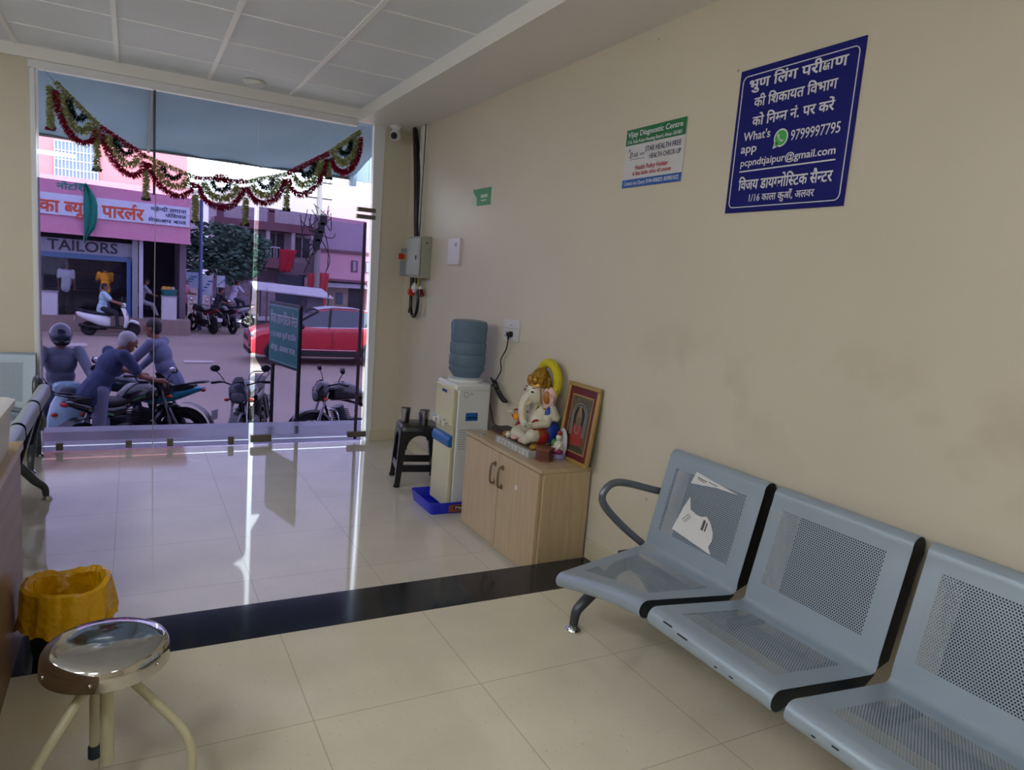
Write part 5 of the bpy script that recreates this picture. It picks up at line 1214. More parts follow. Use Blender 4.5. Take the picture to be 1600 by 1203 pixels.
    for s in 'lr':
        an = j[s + 'an']; tdir = V((1, 0, 0)) if s + 'toe' not in j else (j[s + 'toe'] - an).normalized()
        q = MB(); q.cap(an + V((0, 0, -.03)) - tdir * .03, an + tdir * .15 + V((0, 0, -.05)), .046, .036); q.build('shoe', Msh, t)
    if helmet:
        q = MB(); q.ell(j['head'] + up * .02 - look * .005, (.140, .118, .140), Rh, 20, 14); ho = q.build('helmet', mat('helmet_' + helmet, helmet, 0.15, coat=0.6), t)
        q = MB(); q.ell(j['head'] + look * .045 + up * .022, (.100, .106, .062), Rh, 18, 10); q.build('visor', mat('clear_visor', '#3c4858', 0.08, 0.2), ho)
        q = MB(); q.ell(j['head'] + look * .055 - up * .055, (.086, .088, .050), Rh); q.build('chin_bar', M_blk, ho)
    elif hair:
        q = MB(); q.ell(j['head'] + up * .042 - look * .016, (.101, .085, .088), Rh); q.ell(j['head'] - look * .050 - up * .005, (.060, .075, .075), Rh)
        remesh(q.build('hair', M_ghair if hair == 'grey' else M_hair, t), vox, 2)
    return t
def stand(dx=0.0, arms='down', stride=0.0):
    J = dict(pelvis=(0, 0, .92), chest=(0.01, 0, 1.25), neck=(0.0, 0, 1.44), head=(0.03, 0, 1.565), look=(1, 0, -.08),
             lsh=(0, .185, 1.39), rsh=(0, -.185, 1.39), lel=(-.03, .23, 1.12), rel=(-.03, -.23, 1.12), lwr=(.04, .235, .88), rwr=(.04, -.235, .88),
             lhip=(0, .09, .90), rhip=(0, -.09, .90), lkn=(.03 + stride, .10, .50), rkn=(.03 - stride * .4, -.10, .50), lan=(stride, .105, .085), ran=(-stride, -.105, .085))
    if arms == 'front': J.update(lel=(.10, .22, 1.14), rel=(.10, -.22, 1.14), lwr=(.32, .14, 1.12), rwr=(.32, -.14, 1.12))
    return J
def ride(z=0.0, reach=.52, hz=.98, seat=.80, lean=.08, foot=.28, footx=.12, spread=.30):
    return dict(pelvis=(-.22, 0, seat + .10), chest=(-.22 + lean, 0, seat + .43), neck=(-.22 + lean * 1.4, 0, seat + .62), head=(-.19 + lean * 1.6, 0, seat + .745), look=(1, 0, -.1),
                lsh=(-.21 + lean * 1.3, .185, seat + .57), rsh=(-.21 + lean * 1.3, -.185, seat + .57), lel=(.02 + lean, .27, seat + .33), rel=(.02 + lean, -.27, seat + .33), lwr=(reach - .27, spread, hz + .03), rwr=(reach - .27, -spread, hz + .03),
                lha=(reach - .15, spread - .01, hz + .02), rha=(reach - .15, -spread + .01, hz + .02),
                lhip=(-.20, .10, seat + .08), rhip=(-.20, -.10, seat + .08), lkn=(.16, .19, seat - .03), rkn=(.16, -.19, seat - .03), lan=(footx, .19, foot + .08), ran=(footx, -.19, foot + .08))

# near bikes in front of the entrance
g3 = lambda y: gz(y)
motorcycle('black and green motorcycle held by the grey haired man outside the glass', (-2.28, 3.1, g3(3.1) - .02), 0.80, '#15171b', '#15171b', stripe='#3f7a4c', visor='#20242c')
motorcycle('turquoise tailed motorcycle with its back to the green board, beyond the black and green one', (-2.16, 3.80, g3(3.7)), PI - 0.45, '#14343f', '#1791ad', visor='#1a2028')
motorcycle('dark grey motorcycle facing the glass, left of the green board', (-0.78, 3.55, g3(3.55)), -PI/2 - 0.35, '#3c414c', '#26282d', cowl=True, visor='#22262e')
motorcycle('black motorcycle with chrome crash guard parked right of the green board', (0.50, 3.05, g3(3.0)), PI + 0.26, '#1b1c20', '#1b1c20', guard=True)
scooter('pale blue scooter ridden by the person in the dark helmet', (-2.90, 3.35, g3(3.4) - 0.05), -1.38, '#9fc3cf')
person('rider in a dark helmet and grey shirt sitting on the pale blue scooter', (-2.90, 3.35, g3(3.4) - 0.05), -1.38, ride(seat=.77, reach=.53, hz=1.0, lean=.04, foot=.24, footx=.22), '#6d7284', '#3a3f50', sleeve='long', near=True, helmet='#20263a')
J = stand(); J.update(pelvis=(-.02, 0, .90), chest=(.14, 0, 1.19), neck=(.24, 0, 1.35), head=(.34, 0, 1.44), look=(1, 0, -.35), lsh=(.21, .18, 1.32), rsh=(.21, -.18, 1.32), lel=(.38, .26, 1.10), rel=(.36, -.26, 1.08), lwr=(.62, .24, 1.01), rwr=(.62, -.16, 1.00), lha=(.72, .24, .99), rha=(.72, -.16, .98),
         lkn=(.12, .10, .50), rkn=(-.02, -.10, .50), lan=(.02, .10, .085), ran=(-.22, -.10, .10))
person('grey haired man in a blue shirt bending to push the black and green motorcycle', (-2.54, 2.74, g3(2.7)), 0.45, J, '#3d4a6c', '#7c8098', hair='grey', sleeve='short', near=True)
person('dark haired person in a grey shirt sitting astride the turquoise tailed motorcycle', (-1.96, 3.78, g3(3.7)), PI - 0.45, ride(seat=.84, reach=.57, hz=.98, lean=.12, foot=.25, footx=.02), '#69708c', '#343848', sleeve='long', near=True)

# the green board
t = thing('sign_board', 'green board with white Hindi lettering on two black posts outside the door', 'sign board', (-0.78, 1.40, -1.0))
A, B = V((-0.085, 0.36, 0.885)), V((0.078, -0.345, 0.885)); dirx = (B - A).normalized(); Wb = (B - A).length; nb = V((dirx.y, -dirx.x, 0))
Mx = Matrix((dirx, nb, V((0, 0, 1)))).transposed().to_4x4(); Mx.translation = A
M_post = mat('black_post', '#14161a', 0.4)
for u in (0.06, Wb - 0.01): MB().box((u - .018, -.026, -.885), (u + .018, .002, 1.17), Mx).build('post', M_post, t, smooth=False)
MB().box((-.022, -.02, 0.50), (Wb + .02, .004, 1.17), Mx).build('frame', M_post, t, smooth=False)
bo = MB().box((0, 0.004, 0.525), (Wb, .010, 1.145), Mx).build('board', mat('board_green', '#1f7f78', 0.45), t, smooth=False)
MB().box((0.008, 0.010, 1.128), (Wb - .008, .0108, 1.133), Mx).build('white_line', M_wht, bo, smooth=False); MB().box((0.008, 0.010, 0.538), (Wb - .008, .0108, .542), Mx).build('white_line', M_wht, bo, smooth=False)
Ob = A + nb * 0.0115
lettering(bo, [(['ि', 'व', 'ज', 'य', ' ', 'ड', 'ा', 'य', '<ग', 'न', 'ो', 'ि', '<स', 'ट', 'क', ' ', 'स', 'े', '<न', 'ट', 'र'], .025, Wb - .025, .945, 1.04, .018),
               (['1/16 ', 'क', 'ा', 'ल', 'ा', ' ', 'क', 'ु', 'आ', 'ँ', ' ', 'ह', 'ा', 'उ', 'ि', 'स', 'ं', 'ग'], .05, Wb - .04, .80, .85, .014),
               (['ब', 'ो', 'र', '्', 'ड', ', ', 'अ', 'ल', 'व', 'र', ' ', 'र', 'ा', 'ज', '.'], .05, Wb - .05, .655, .71, .014)], Ob, dirx, (0, 0, 1), M_wht)

# ---------------- red car
t = thing('car', 'bright red hatchback parked across the street behind the green board', 'car', (2.55, 13.85, -1.2), PI - 0.03)
M_car = mat('car_red', '#b5142c', 0.25, coat=0.8); M_win = mat('car_glass', '#3b4552', 0.05, spec=0.8); M_clad = mat('car_cladding', '#17181b', 0.6); M_roof = mat('car_roof_silver', '#aab0b8', 0.3, 0.3)
def carring(x, zb, zs, zt, wb, ws, wt):
    return [(x, -wb, zb), (x, -ws, (zb + zs) / 2), (x, -ws * .985, zs), (x, -wt, zt), (x, -wt * .5, zt + .02), (x, 0, zt + .028), (x, wt * .5, zt + .02), (x, wt, zt), (x, ws * .985, zs), (x, ws, (zb + zs) / 2), (x, wb, zb), (x, 0, zb - .01)]
q = MB(); secs = [(2.03, .42, .58, .70, .55, .62, .56), (1.96, .30, .66, .80, .70, .78, .68), (1.75, .26, .78, .90, .78, .86, .74), (1.35, .24, .88, .98, .82, .90, .76), (0.98, .24, .95, 1.04, .83, .905, .78), (0.5, .24, .98, 1.045, .83, .905, .80), (0, .24, .99, 1.05, .83, .905, .80), (-.8, .24, 1.02, 1.07, .83, .905, .80), (-1.4, .26, 1.06, 1.10, .82, .90, .78), (-1.8, .30, 1.06, 1.10, .78, .86, .74), (-1.98, .40, .98, 1.04, .70, .78, .66)]
q.ring_surface([carring(*s_) for s_ in secs]); q.build('body', M_car, t, angle=30)
q = MB(); gsec = [(1.02, 1.02, 1.03, .76, .74), (0.60, 1.02, 1.28, .79, .66), (0.25, 1.02, 1.47, .80, .60), (-.2, 1.02, 1.545, .80, .58), (-.8, 1.03, 1.54, .80, .57), (-1.3, 1.05, 1.46, .79, .56), (-1.75, 1.07, 1.22, .74, .58), (-1.90, 1.07, 1.08, .70, .60)]
q.ring_surface([[(x, -w0, z0), (x, -w1, z1), (x, 0, z1 + .02), (x, w1, z1), (x, w0, z0)] for x, z0, z1, w0, w1 in gsec]); q.build('glasshouse', M_win, t, angle=30)
q = MB(); q.ring_surface([[(x, -w1 - .012, z1 - .035), (x, -w1, z1 + .012), (x, 0, z1 + .035), (x, w1, z1 + .012), (x, w1 + .012, z1 - .035)] for x, z0, z1, w0, w1 in gsec[2:7]], closed_ring=False, cap=False); q.build('roof', M_car, t, angle=40)
q = MB(); q.ring_surface([[(x, -w1 * .8, z1 + .03), (x, 0, z1 + .048), (x, w1 * .8, z1 + .03)] for x, z0, z1, w0, w1 in gsec[2:6]], closed_ring=False, cap=False); q.build('roof_panel', M_roof, t)
for s in (-1, 1):
    pl = MB()
    for (xa, za, wa, xb, zb_, wb_) in ((1.02, 1.03, .765, .25, 1.47, .615), (-.02, 1.03, .812, -.10, 1.53, .595), (-1.0, 1.05, .812, -1.28, 1.45, .575), (-1.82, 1.10, .735, -1.32, 1.45, .57)):
        pl.tube([(xa, s * wa, za), (xb, s * wb_, zb_)], .030, 8)
    pl.build('window_pillars', M_clad if s else M_car, t)
    pl = MB(); pl.tube([(.62, s * .80, 1.02), (.2, s * .815, 1.035), (-.5, s * .818, 1.05), (-1.2, s * .812, 1.075), (-1.78, s * .755, 1.16)], .016, 8); pl.build('chrome_beltline', mat('car_chrome', '#c9ccd2', 0.2, 0.8), t)
    q = MB(); q.box((-1.1, s * .895 - .02, .26), (.98, s * .895 + .02, .40)); q.build('sill_cladding', M_clad, t, bevel=.015)
    q = MB(); q.box((-.75, s * .918 - .008, .425), (.75, s * .918 + .008, .447)); q.build('chrome_strip', mat('car_chrome'), t, bevel=.004)
    q = MB()
    for xa in (.96, -.10, -1.12): q.tube([(xa, s * .907, .45), (xa, s * .909, .98)], .005, 5)
    q.build('door_gap', M_clad, t)
    for xa in (.0, -1.0): MB().box((xa - .02, s * .905 - .012, .86), (xa + .14, s * .905 + .012, .885)).build('door_handle', M_car, t, bevel=.006)
    q = MB(); q.ell((.72, s * .98, 1.06), (.06, .10, .07)); q.build('wing_mirror', M_clad, t)
    for xw in (1.27, -1.27):
        q = MB(); q.lathe([(.20, s * .80), (.315, s * .80), (.325, s * .84), (.325, s * .89), (.31, s * .915), (.21, s * .905)], (xw, 0, .325), 32, axis='y'); wo = q.build('wheel', M_tyre, t)
        q = MB(); q.lathe([(.0, s * .87), (.05, s * .90), (.06, s * .88), (.19, s * .885), (.215, s * .91), (.215, s * .86)], (xw, 0, .325), 32, axis='y')
        for k in range(5): a = 2*PI*k/5; q.box((-.02, -.012, .04), (.02, .012, .2), Matrix.Translation((xw, s * .895, .325)) @ Matrix.Rotation(a, 4, 'Y'))
        q.build('rim', mat('car_alloy', '#8a8d92', 0.3, 0.8), wo)
        q = MB(); q.tube(arc((xw, .325), .365, -.15, PI + .15, 20, 'xz', s * .885), .035, 8); q.build('arch_cladding', M_clad, t)
    q = MB(); q.ell((1.93, s * .60, .76), (.10, .16, .07)); q.build('headlight', M_headl, t)
    q = MB(); q.ell((1.97, s * .60, .50), (.06, .12, .09)); q.build('fog_lamp_pod', M_clad, t)
q = MB(); q.box((1.99, -.45, .58), (2.045, .45, .70)); q.build('grille', M_clad, t, bevel=.02); q = MB(); q.box((1.93, -.62, .26), (2.03, .62, .40)); q.build('bumper', M_clad, t, bevel=.03)

# ---------------- far scooter and its rider, parked bikes
scooter('white scooter ridden past the tailor shop', (-2.80, 19.2, -1.2), 0.03, '#d6dadc')
person('rider in a pale aqua shirt on the white scooter', (-2.80, 19.2, -1.2), 0.03, ride(seat=.77, reach=.53, hz=1.0, lean=.03, foot=.24, footx=.2), '#9fc0cc', '#22242c', shoes='#2a2624')
motorcycle('red and black motorcycle parked outside the snack shop, nearest the pavement corner', (0.05, 21.4, -1.2), 2.05, '#1d1e22', '#5c1a22')
motorcycle('black motorcycle parked beside the red and black one near the pavement corner', (0.78, 21.6, -1.2), 1.95, '#1d1e22', '#202126')
motorcycle('white tailed motorcycle parked furthest right of the three across the street', (1.35, 24.2, -1.2), 2.75, '#2a3440', '#c4ccd4')
person('man in a white shirt standing in the tailor shop with his back turned', (-4.08, 20.9, -0.70), 1.3, stand(), '#cfd0dc', '#1c1c24')
person('person in a yellow top standing at the tailor shop front', (-2.98, 20.7, -0.70), 1.9, stand(arms='front'), '#d68f1e', '#6a6478')
J = ride(seat=.45, reach=.5, hz=.72, lean=.1, foot=.0, footx=.30, spread=.12)
person('person in pale clothes sitting behind the pillar of the tailor shop', (-1.75, 21.2, -0.70), 0.1, J, '#a9a6ae', '#b5b3bc')
person('person in a pink shirt standing by the blue banner', (-0.52, 22.6, -1.0), -0.6, stand(arms='front'), '#c0788a', '#33262c')
person('person in dark clothes sitting on the parked bikes across the street', (0.75, 22.4, -1.0), 0.3, ride(seat=.55, reach=.5, hz=.8, lean=.12, foot=.05, footx=.25), '#262834', '#22242c')
person('man in a white shirt sitting by the white tailed motorcycle', (1.66, 25.2, -0.75), 0.5, ride(seat=.55, reach=.5, hz=.8, lean=.12, foot=.0, footx=.25), '#b9b6cc', '#2a2c38')

# ---------------- buildings across the street
M_pk = mat('pink_plaster', '#cc7f86', 0.8); M_pk2 = mat('deep_pink_plaster', '#c98aa2', 0.8, var=0.03); M_dk = mat('shop_dark', '#1c1e22', 0.7); M_metal = mat('shutter_metal', '#8d8f94', 0.5, 0.3)
t = thing('shop_building', 'pink corner shop with a wide painted fascia across the street', 'building', (-3.5, 20.0, -0.70))
L0 = V((-3.5, 20.0, -0.70))
def pbx(name, a, b_, m, par=t, o_=None, bev=0.0):
    o_ = L0 if o_ is None else o_
    return MB().box(V(a) - o_, V(b_) - o_).build(name, m, par, bevel=bev, smooth=bev > 0)
pbx('upper_wall', (-9, 21.0, 3.3), (-0.55, 29, 5.6), M_pk); pbx('parapet', (-9, 20.9, 5.6), (-0.45, 29, 5.8), M_pk)
fs = pbx('fascia', (-9, 20.0, 1.90), (-0.49, 21.0, 3.60), M_pk2)
pbx('side_wall', (-0.75, 21.0, -0.7), (-0.55, 29, 3.3), mat('side_plaster', '#7a6c78', 0.8)); pbx('back_wall', (-9, 24.5, -0.7), (-0.55, 24.7, 3.3), mat('shop_back', '#3a3840', 0.8)); pbx('shop_floor', (-9, 21.0, -.72), (-.55, 24.5, -.69), M_dk)
pbx('fascia_lip', (-9, 19.9, 1.86), (-0.47, 20.1, 1.94), M_pk2)
sb = pbx('shop_sign', (-8.5, 19.94, 2.42), (-0.52, 19.99, 3.06), mat('sign_white', '#c6cddc', 0.5))
M_orr = mat('sign_orange_red', '#c4553a', 0.5); M_dbl = mat('sign_dark_blue', '#2c3c5c', 0.5)
Os = V((0, 19.93, 0)) - L0
lettering(sb, [(['क', 'ा', ' ', '<ब', 'य', 'ू', 'ट', 'ी', ' ', 'प', 'ा', 'र', 'ल', '^r', 'र'], -4.70, -1.86, 2.50, 2.84, .028)], Os, (1, 0, 0), (0, 0, 1), M_orr)
lettering(sb, [(['म', 'ह', 'े', '<न', 'द', 'ी', ' ', 'ल', 'ग', 'ा', 'न', 'ा'], -1.68, -.62, 2.85, 2.96, .02), (['फ', 'े', 'ि', 'श', 'य', 'ल'], -1.25, -.62, 2.68, 2.78, .02), (['म', 'े', 'क', 'अ', 'प', ' ', 'ब', 'ा', 'ल'], -1.75, -.62, 2.50, 2.60, .02)], Os, (1, 0, 0), (0, 0, 1), M_dbl)
wn = pbx('window_grille', (-4.36, 20.93, 3.62), (-3.18, 21.0, 4.75), mat('grille_glass', '#6f7f94', 0.3))
q = MB()
for k in range(13): x = -4.36 + 1.18 * k / 12; q.box(V((x - .012, 20.90, 3.62)) - L0, V((x + .012, 20.925, 4.75)) - L0)
for k in range(5): z = 3.62 + 1.13 * k / 4; q.box(V((-4.37, 20.89, z - .012)) - L0, V((-3.17, 20.915, z + .012)) - L0)
q.build('grille_bars', mat('white_bars', '#d6d8dc', 0.5), wn, smooth=False)
lettering(fs, [(['न', 'ो', 'ट', 'ि', 'र', 'ी'], -4.25, -3.45, 3.22, 3.38, .03)], Os + V((0, 0.06, 0)), (1, 0, 0), (0, 0, 1), mat('teal_letters', '#1f7a6c', 0.5))
# tailor shop front
ts = pbx('tailor_sign', (-9, 20.5, 1.28), (-2.20, 20.6, 1.72), mat('tailor_white', '#8e929c', 0.5))
lettering(ts, [('TAILORS', -4.55, -2.62, 1.36, 1.66, .012)], V((0, 20.485, 0)) - L0, (1, 0, 0), (0, 0, 1), mat('tailor_dark', '#2c2a34', 0.5))
pbx('lintel', (-9, 20.48, 1.12), (-2.2, 20.62, 1.28), mat('lintel_blue', '#4a6a8c', 0.5))
for (a, b_, m) in (((-2.36, 20.5, -.7), (-2.24, 20.62, 1.3), mat('pillar_blue', '#4468a0', 0.5)), ((-2.2, 20.3, -.7), (-2.03, 20.5, 1.9), M_metal), ((-2.0, 20.3, -.7), (-1.88, 20.5, 1.9), mat('pillar_white', '#b9bac4', 0.5))): pbx('pillar', a, b_, m)
gp = MB(); gp.box(V((-6, 20.62, -.7)) - L0, V((-2.36, 20.64, 1.15)) - L0); gp.build('shop_glass', M_glass, t, smooth=False)
for (xa, xb, z) in ((-4.9, -2.5, -.05), (-4.9, -2.5, .55), (-1.7, -.8, 0.35), (-1.7, -.8, .85)): pbx('shelf', (xa, 23.6, z), (xb, 24.4, z + .05), mat('shelf_wood', '#4a3c38', 0.7))
# things in front of and inside the shops
def solo(name, a, b_, m, label, cat, bev=.01):
    a, b_ = V(a), V(b_); c_ = V(((a.x + b_.x) / 2, (a.y + b_.y) / 2, a.z)); o = MB().box(a - c_, b_ - c_).build(name, m, None, loc=c_, bevel=bev); tag(o, label, cat); return o
o = solo('counter', (-4.95, 20.2, -.70), (-4.28, 20.6, 0.03), mat('counter_white', '#c2c0c6', 0.4), 'white counter at the left of the tailor shop front', 'counter'); MB().box((-.36, -.23, .73), (.36, .23, .76)).build('counter_top', mat('counter_top', '#8a8690', 0.4), o, smooth=False)
o = solo('counter', (-1.33, 20.15, -.70), (-0.87, 20.6, 0.08), mat('counter_white'), 'white counter of the snack stall right of the tailor shop', 'counter'); MB().box((-.25, -.25, .78), (.25, .25, .81)).build('counter_top', mat('counter_top'), o, smooth=False)
b = MB(); b.lathe([(0, 0), (.20, 0), (.24, .14), (.26, .2), (.24, .2), (.2, .03), (0, .02)], seg=24); o = b.build('basin', mat('teal_basin', '#1f6a68', 0.5), loc=(-1.10, 20.38, .111)); tag(o, 'teal basin standing on the snack stall counter', 'basin')
for k, (x, z_, c_) in enumerate(((-1.25, .33, '#c09028'), (-1.13, .36, '#b88a2a'), (-1.0, .32, '#9a8478'))):
    b = MB(); b.lathe([(0, 0), (.05, 0), (.075, .10), (.085, .22), (.05, .27), (0, .28)], seg=14); o = b.build('snack_packet', mat('packet_' + c_, c_, 0.5), loc=(x, 20.38, .125 if False else .135)); tag(o, ('golden packet at the left of the teal basin', 'golden packet in the middle of the teal basin', 'brownish packet at the right of the teal basin')[k], 'packet', 'packets in the teal basin')
# green flag
q = MB(); pts = [(-3.50, 3.42), (-3.28, 3.0), (-3.18, 2.5), (-3.2, 2.1), (-3.42, 1.85), (-3.45, 1.60), (-3.55, 1.95), (-3.56, 2.6)]
rings = []
for v_ in range(9):
    z = 3.42 - 1.82 * v_ / 8; w = (.06, .2, .32, .36, .36, .34, .30, .14, .04)[v_]; rings.append([(-3.52 + w * k / 8 , 19.86 + .05 * math.sin(k * 1.6 + v_ * .5), z + .06 * k / 8) for k in range(9)])
t2 = thing('flag', 'green cloth flag hanging in front of the pink fascia', 'flag', (-3.5, 19.86, 1.6)); q.ring_surface(rings, closed_ring=False, cap=False); o = q.build('cloth', mat('flag_green', '#127a66', 0.8), t2); o.location = (3.5, -19.86, -1.6)
MB().tube([(-.03, 0, -.2), (-.03, .05, 2.0)], .012, 6).build('flag_pole', M_metal, t2)

# tree, poles, banners
def pole(label, x, y, h, r, m, cross=True, name='utility_pole', lean=0.0):
    t = thing(name, label, 'pole', (x, y, -1.2)); MB().cyl((0, 0, 0), (lean, 0, h), r, r * .7, 14).build('shaft', m, t)
    if cross:
        for z in (h * .80, h * .9): MB().box((-.6 + lean, -.04, z), (.6 + lean, .04, z + .07)).build('crossarm', mat('rusty_iron', '#3c3438', 0.7), t, smooth=False)
        for k in range(5): MB().cyl((-.5 + k * .25 + lean, 0, h * .9 + .07), (-.5 + k * .25 + lean, 0, h * .9 + .2), .03, .02, 8).build('insulator', mat('ceramic', '#7a7478', 0.3), t)
    return t
pole('slim blue grey street pole in front of the tree', 0.02, 22.3, 5.2, 0.075, mat('pole_blue', '#56688c', 0.5), cross=False, name='street_pole')
pp = pole('concrete utility pole with tangled wires in front of the pale balconied house', 5.75, 29.0, 7.4, 0.17, mat('concrete_pole', '#8d8688', 0.8))
q = MB(); rw = random.Random(5)
for k in range(16):
    a = V((rw.uniform(-.5, .5), -.1, rw.uniform(3.2, 5.8))); b_ = V((rw.uniform(-.9, .9), -.15, rw.uniform(2.2, 5.5))); q.tube(smooth_path([a, (a + b_) / 2 + V((rw.uniform(-.5, .5), 0, -rw.uniform(.2, .8))), b_], 5), .022, 5)
for k in range(4): q.box((-.25 + k * .1, -.25, 3.5 + k * .4), (.05 + k * .1, -.1, 4.0 + k * .4))
q.build('tangled_wires', mat('wire_black', '#1b1a20', 0.7), pp, smooth=False)
t = thing('overhead_wires', 'dark overhead wires strung along the street', 'wires', (0, 20, 4.0))
for k in range(7):
    p0 = V((-9, -1 + k * .3, -1.6 + k * .22)); p1 = V((5.75, 9, 1.3 + .2 * k)); p2 = V((14, 10 + k * .1, 1.0 + .25 * k))
    MB().tube(smooth_path([p0, (p0 + p1) / 2 + V((0, 0, -.45)), p1, (p1 + p2) / 2 + V((0, 0, -.25)), p2], 8), .012, 5).build('wire', mat('wire_black'), t)
def leaves(mb, c, r, n, size, rng):
    for k in range(n):
        d = V((rng.gauss(0, 1), rng.gauss(0, 1), rng.gauss(0, 1))).normalized(); p = V(c) + V((d.x * r[0], d.y * r[1], d.z * r[2])) * rng.uniform(.45, 1.0)
        x, y, _ = frame_of(V((rng.gauss(0, 1), rng.gauss(0, 1), rng.gauss(0, 1) + .6))); s_ = size * rng.uniform(.6, 1.3)
        mb.face([p - x * s_, p + y * s_ * .5, p + x * s_, p - y * s_ * .5])
rt = random.Random(21)
t = thing('tree', 'dark green bushy tree beside the pink shop', 'tree', (1.25, 27.5, -1.2))
q = MB(); q.tube(smooth_path([(0, 0, 0), (.08, 0, 1.0), (-.05, .1, 2.0), (.1, 0, 3.4)], 5), [.16 - .006 * k for k in range(16)], 10)
for b_ in ((-1.1, .2, 3.0), (1.0, -.2, 3.1), (.2, .6, 3.6)): q.tube([(0, 0, 1.8), (b_[0] * .5, b_[1] * .5, 2.5), b_], .05, 7)
q.build('trunk', mat('bark', '#3d3430', 0.9), t)
q = MB()
for c_, r_ in (((-1.0, 0, 2.6), (1.0, .9, .8)), ((.3, -.2, 2.4), (1.1, 1.0, .9)), ((1.1, .1, 2.7), (.9, .9, .8)), ((-.4, 0, 3.5), (1.0, .9, .8)), ((.6, .2, 3.6), (.9, .8, .7)), ((-1.5, .3, 3.2), (.7, .7, .6)), ((1.5, 0, 3.3), (.6, .7, .6))): leaves(q, c_, r_, 620, .13, rt)
q.build('crown', mat('leaf_green', '#38584a', 0.7, color2='#5c7a68', vscale=3), t, smooth=False)
for k, (x, y, w, h, z, c1, lab) in enumerate(((-0.27, 23.0, .62, .58, .32, '#9fb4cc', 'pale blue banner beside the slim street pole'), (0.30, 23.4, .42, .75, .05, '#b3bccc', 'white poster standing right of the slim street pole'), (0.85, 23.6, .30, .45, .38, '#b4bac8', 'small pale poster above the parked bikes'))):
    t = thing('banner', lab, 'banner', (x, y, z), 0, 'banners behind the parked bikes'); MB().box((-w/2, -.02, 0), (w/2, .02, h)).build('sheet', mat('ban_' + c1, c1, 0.6), t, smooth=False)
    q = MB()
    for i in range(4): q.box((-w * .35 + .07 * i, -.026, h * (.2 + .16 * i)), (-w * .1 + .09 * i, -.0205, h * (.28 + .16 * i)))
    q.build('printed_marks', mat('ban_blue', '#35608c', 0.6), t, smooth=False)
    for s in (-1, 1): MB().cyl((s * w * .45, .03, -1.2 - z + .0), (s * w * .45, .03, h), .018, seg=8).build('support', mat('grey_iron'), t)

# balconied house behind, pink low house, boundary wall, cart
M_mv = mat('mauve_plaster', '#a08c98', 0.85, var=0.05); M_pale = mat('pale_plaster', '#b3a6ac', 0.85); M_rd = mat('maroon_trim', '#76505c', 0.7); M_wdk = mat('window_dark', '#2c2c38', 0.4)
L1 = V((4.0, 30.0, -1.2)); t = thing('house', 'two storey balconied house behind the red cloth across the street', 'house', L1)
hb_ = lambda n, a, b_, m, par=None: pbx(n, a, b_, m, par or t, L1)
hb_('lower_wall', (1.6, 31.5, -1.2), (6.4, 38, 1.6), M_mv); hb_('upper_wall', (1.6, 32.0, 1.6), (6.4, 38, 5.0), M_pale)
hb_('balcony_slab', (1.4, 30.2, 1.25), (4.9, 32.0, 1.75), M_rd); hb_('roof_slab', (1.2, 30.2, 3.05), (6.0, 32.2, 3.45), M_rd); hb_('penthouse', (2.2, 33, 3.45), (4.6, 36, 5.0), mat('grey_plaster', '#a39ea8', 0.8))
for x in (1.9, 3.55, 4.75): hb_('column', (x, 30.3, 1.75), (x + .18, 30.5, 3.05), M_pale)
for (a, b_) in (((2.3, 31.95, 1.75), (3.2, 32.01, 3.0)), ((3.85, 31.95, 1.75), (4.7, 32.01, 3.0)), ((5.2, 31.95, 1.9), (6.0, 32.01, 2.9)), ((2.0, 31.45, -1.0), (2.9, 31.51, 1.0)), ((5.4, 31.45, .0), (6.2, 31.51, 1.0))):
    w_ = hb_('window', a, b_, M_wdk); c_ = (V(a) + V(b_)) / 2; hb_('mullion', (c_.x - .03, a[1] - .03, a[2]), (c_.x + .03, a[1], b_[2]), M_pale, w_)
for z0, x0, x1 in ((1.75, 1.4, 4.2), (3.45, 1.2, 6.0)):
    q = MB(); n_ = int((x1 - x0) / .14)
    for k in range(n_ + 1): x = x0 + (x1 - x0) * k / n_; q.box(V((x - .015, 30.22, z0)) - L1, V((x + .015, 30.26, z0 + .5)) - L1)
    q.box(V((x0, 30.2, z0 + .48)) - L1, V((x1, 30.28, z0 + .54)) - L1); q.build('railing', mat('rail_white', '#b5b2bc', 0.6), t, smooth=False)
for x in (1.3, 3.6, 5.85): hb_('roof_post', (x, 30.2, 3.45), (x + .3, 30.5, 4.1), M_rd)
hb_('gate', (4.15, 30.6, -1.2), (5.45, 30.68, .95), mat('iron_gate', '#3c4050', 0.6)); hb_('garden_wall', (1.2, 30.5, -1.2), (4.1, 30.7, .55), mat('patterned_wall', '#8f8090', 0.8, var=0.25, vscale=4)); hb_('garden_wall', (5.5, 30.5, -1.2), (6.1, 30.7, .9), M_mv)
def cloth(name, label, x0, x1, z0, z1, y, m, taper=0.0, cat='cloth', wav=.06):
    q = MB(); rings = [[(x0 + (x1 - x0) * (k / 8) * (1 - taper * v_ / 8), y + wav * math.sin(k * 1.4 + v_ * .3), z1 - (z1 - z0) * v_ / 8) for k in range(9)] for v_ in range(9)]
    c_ = V((x0, y, z0)); q.ring_surface([[V(p) - c_ for p in r] for r in rings], closed_ring=False, cap=False); o = q.build(name, m, None, loc=c_); md = o.modifiers.new('thick', 'SOLIDIFY'); md.thickness = .008; tag(o, label, cat); return o
M_rc = mat('red_cloth', '#b02038', 0.85)
cloth('hanging_cloth', 'large red cloth hanging from the balcony of the house', 4.18, 5.0, 1.1, 2.2, 30.14, M_rc, .35)
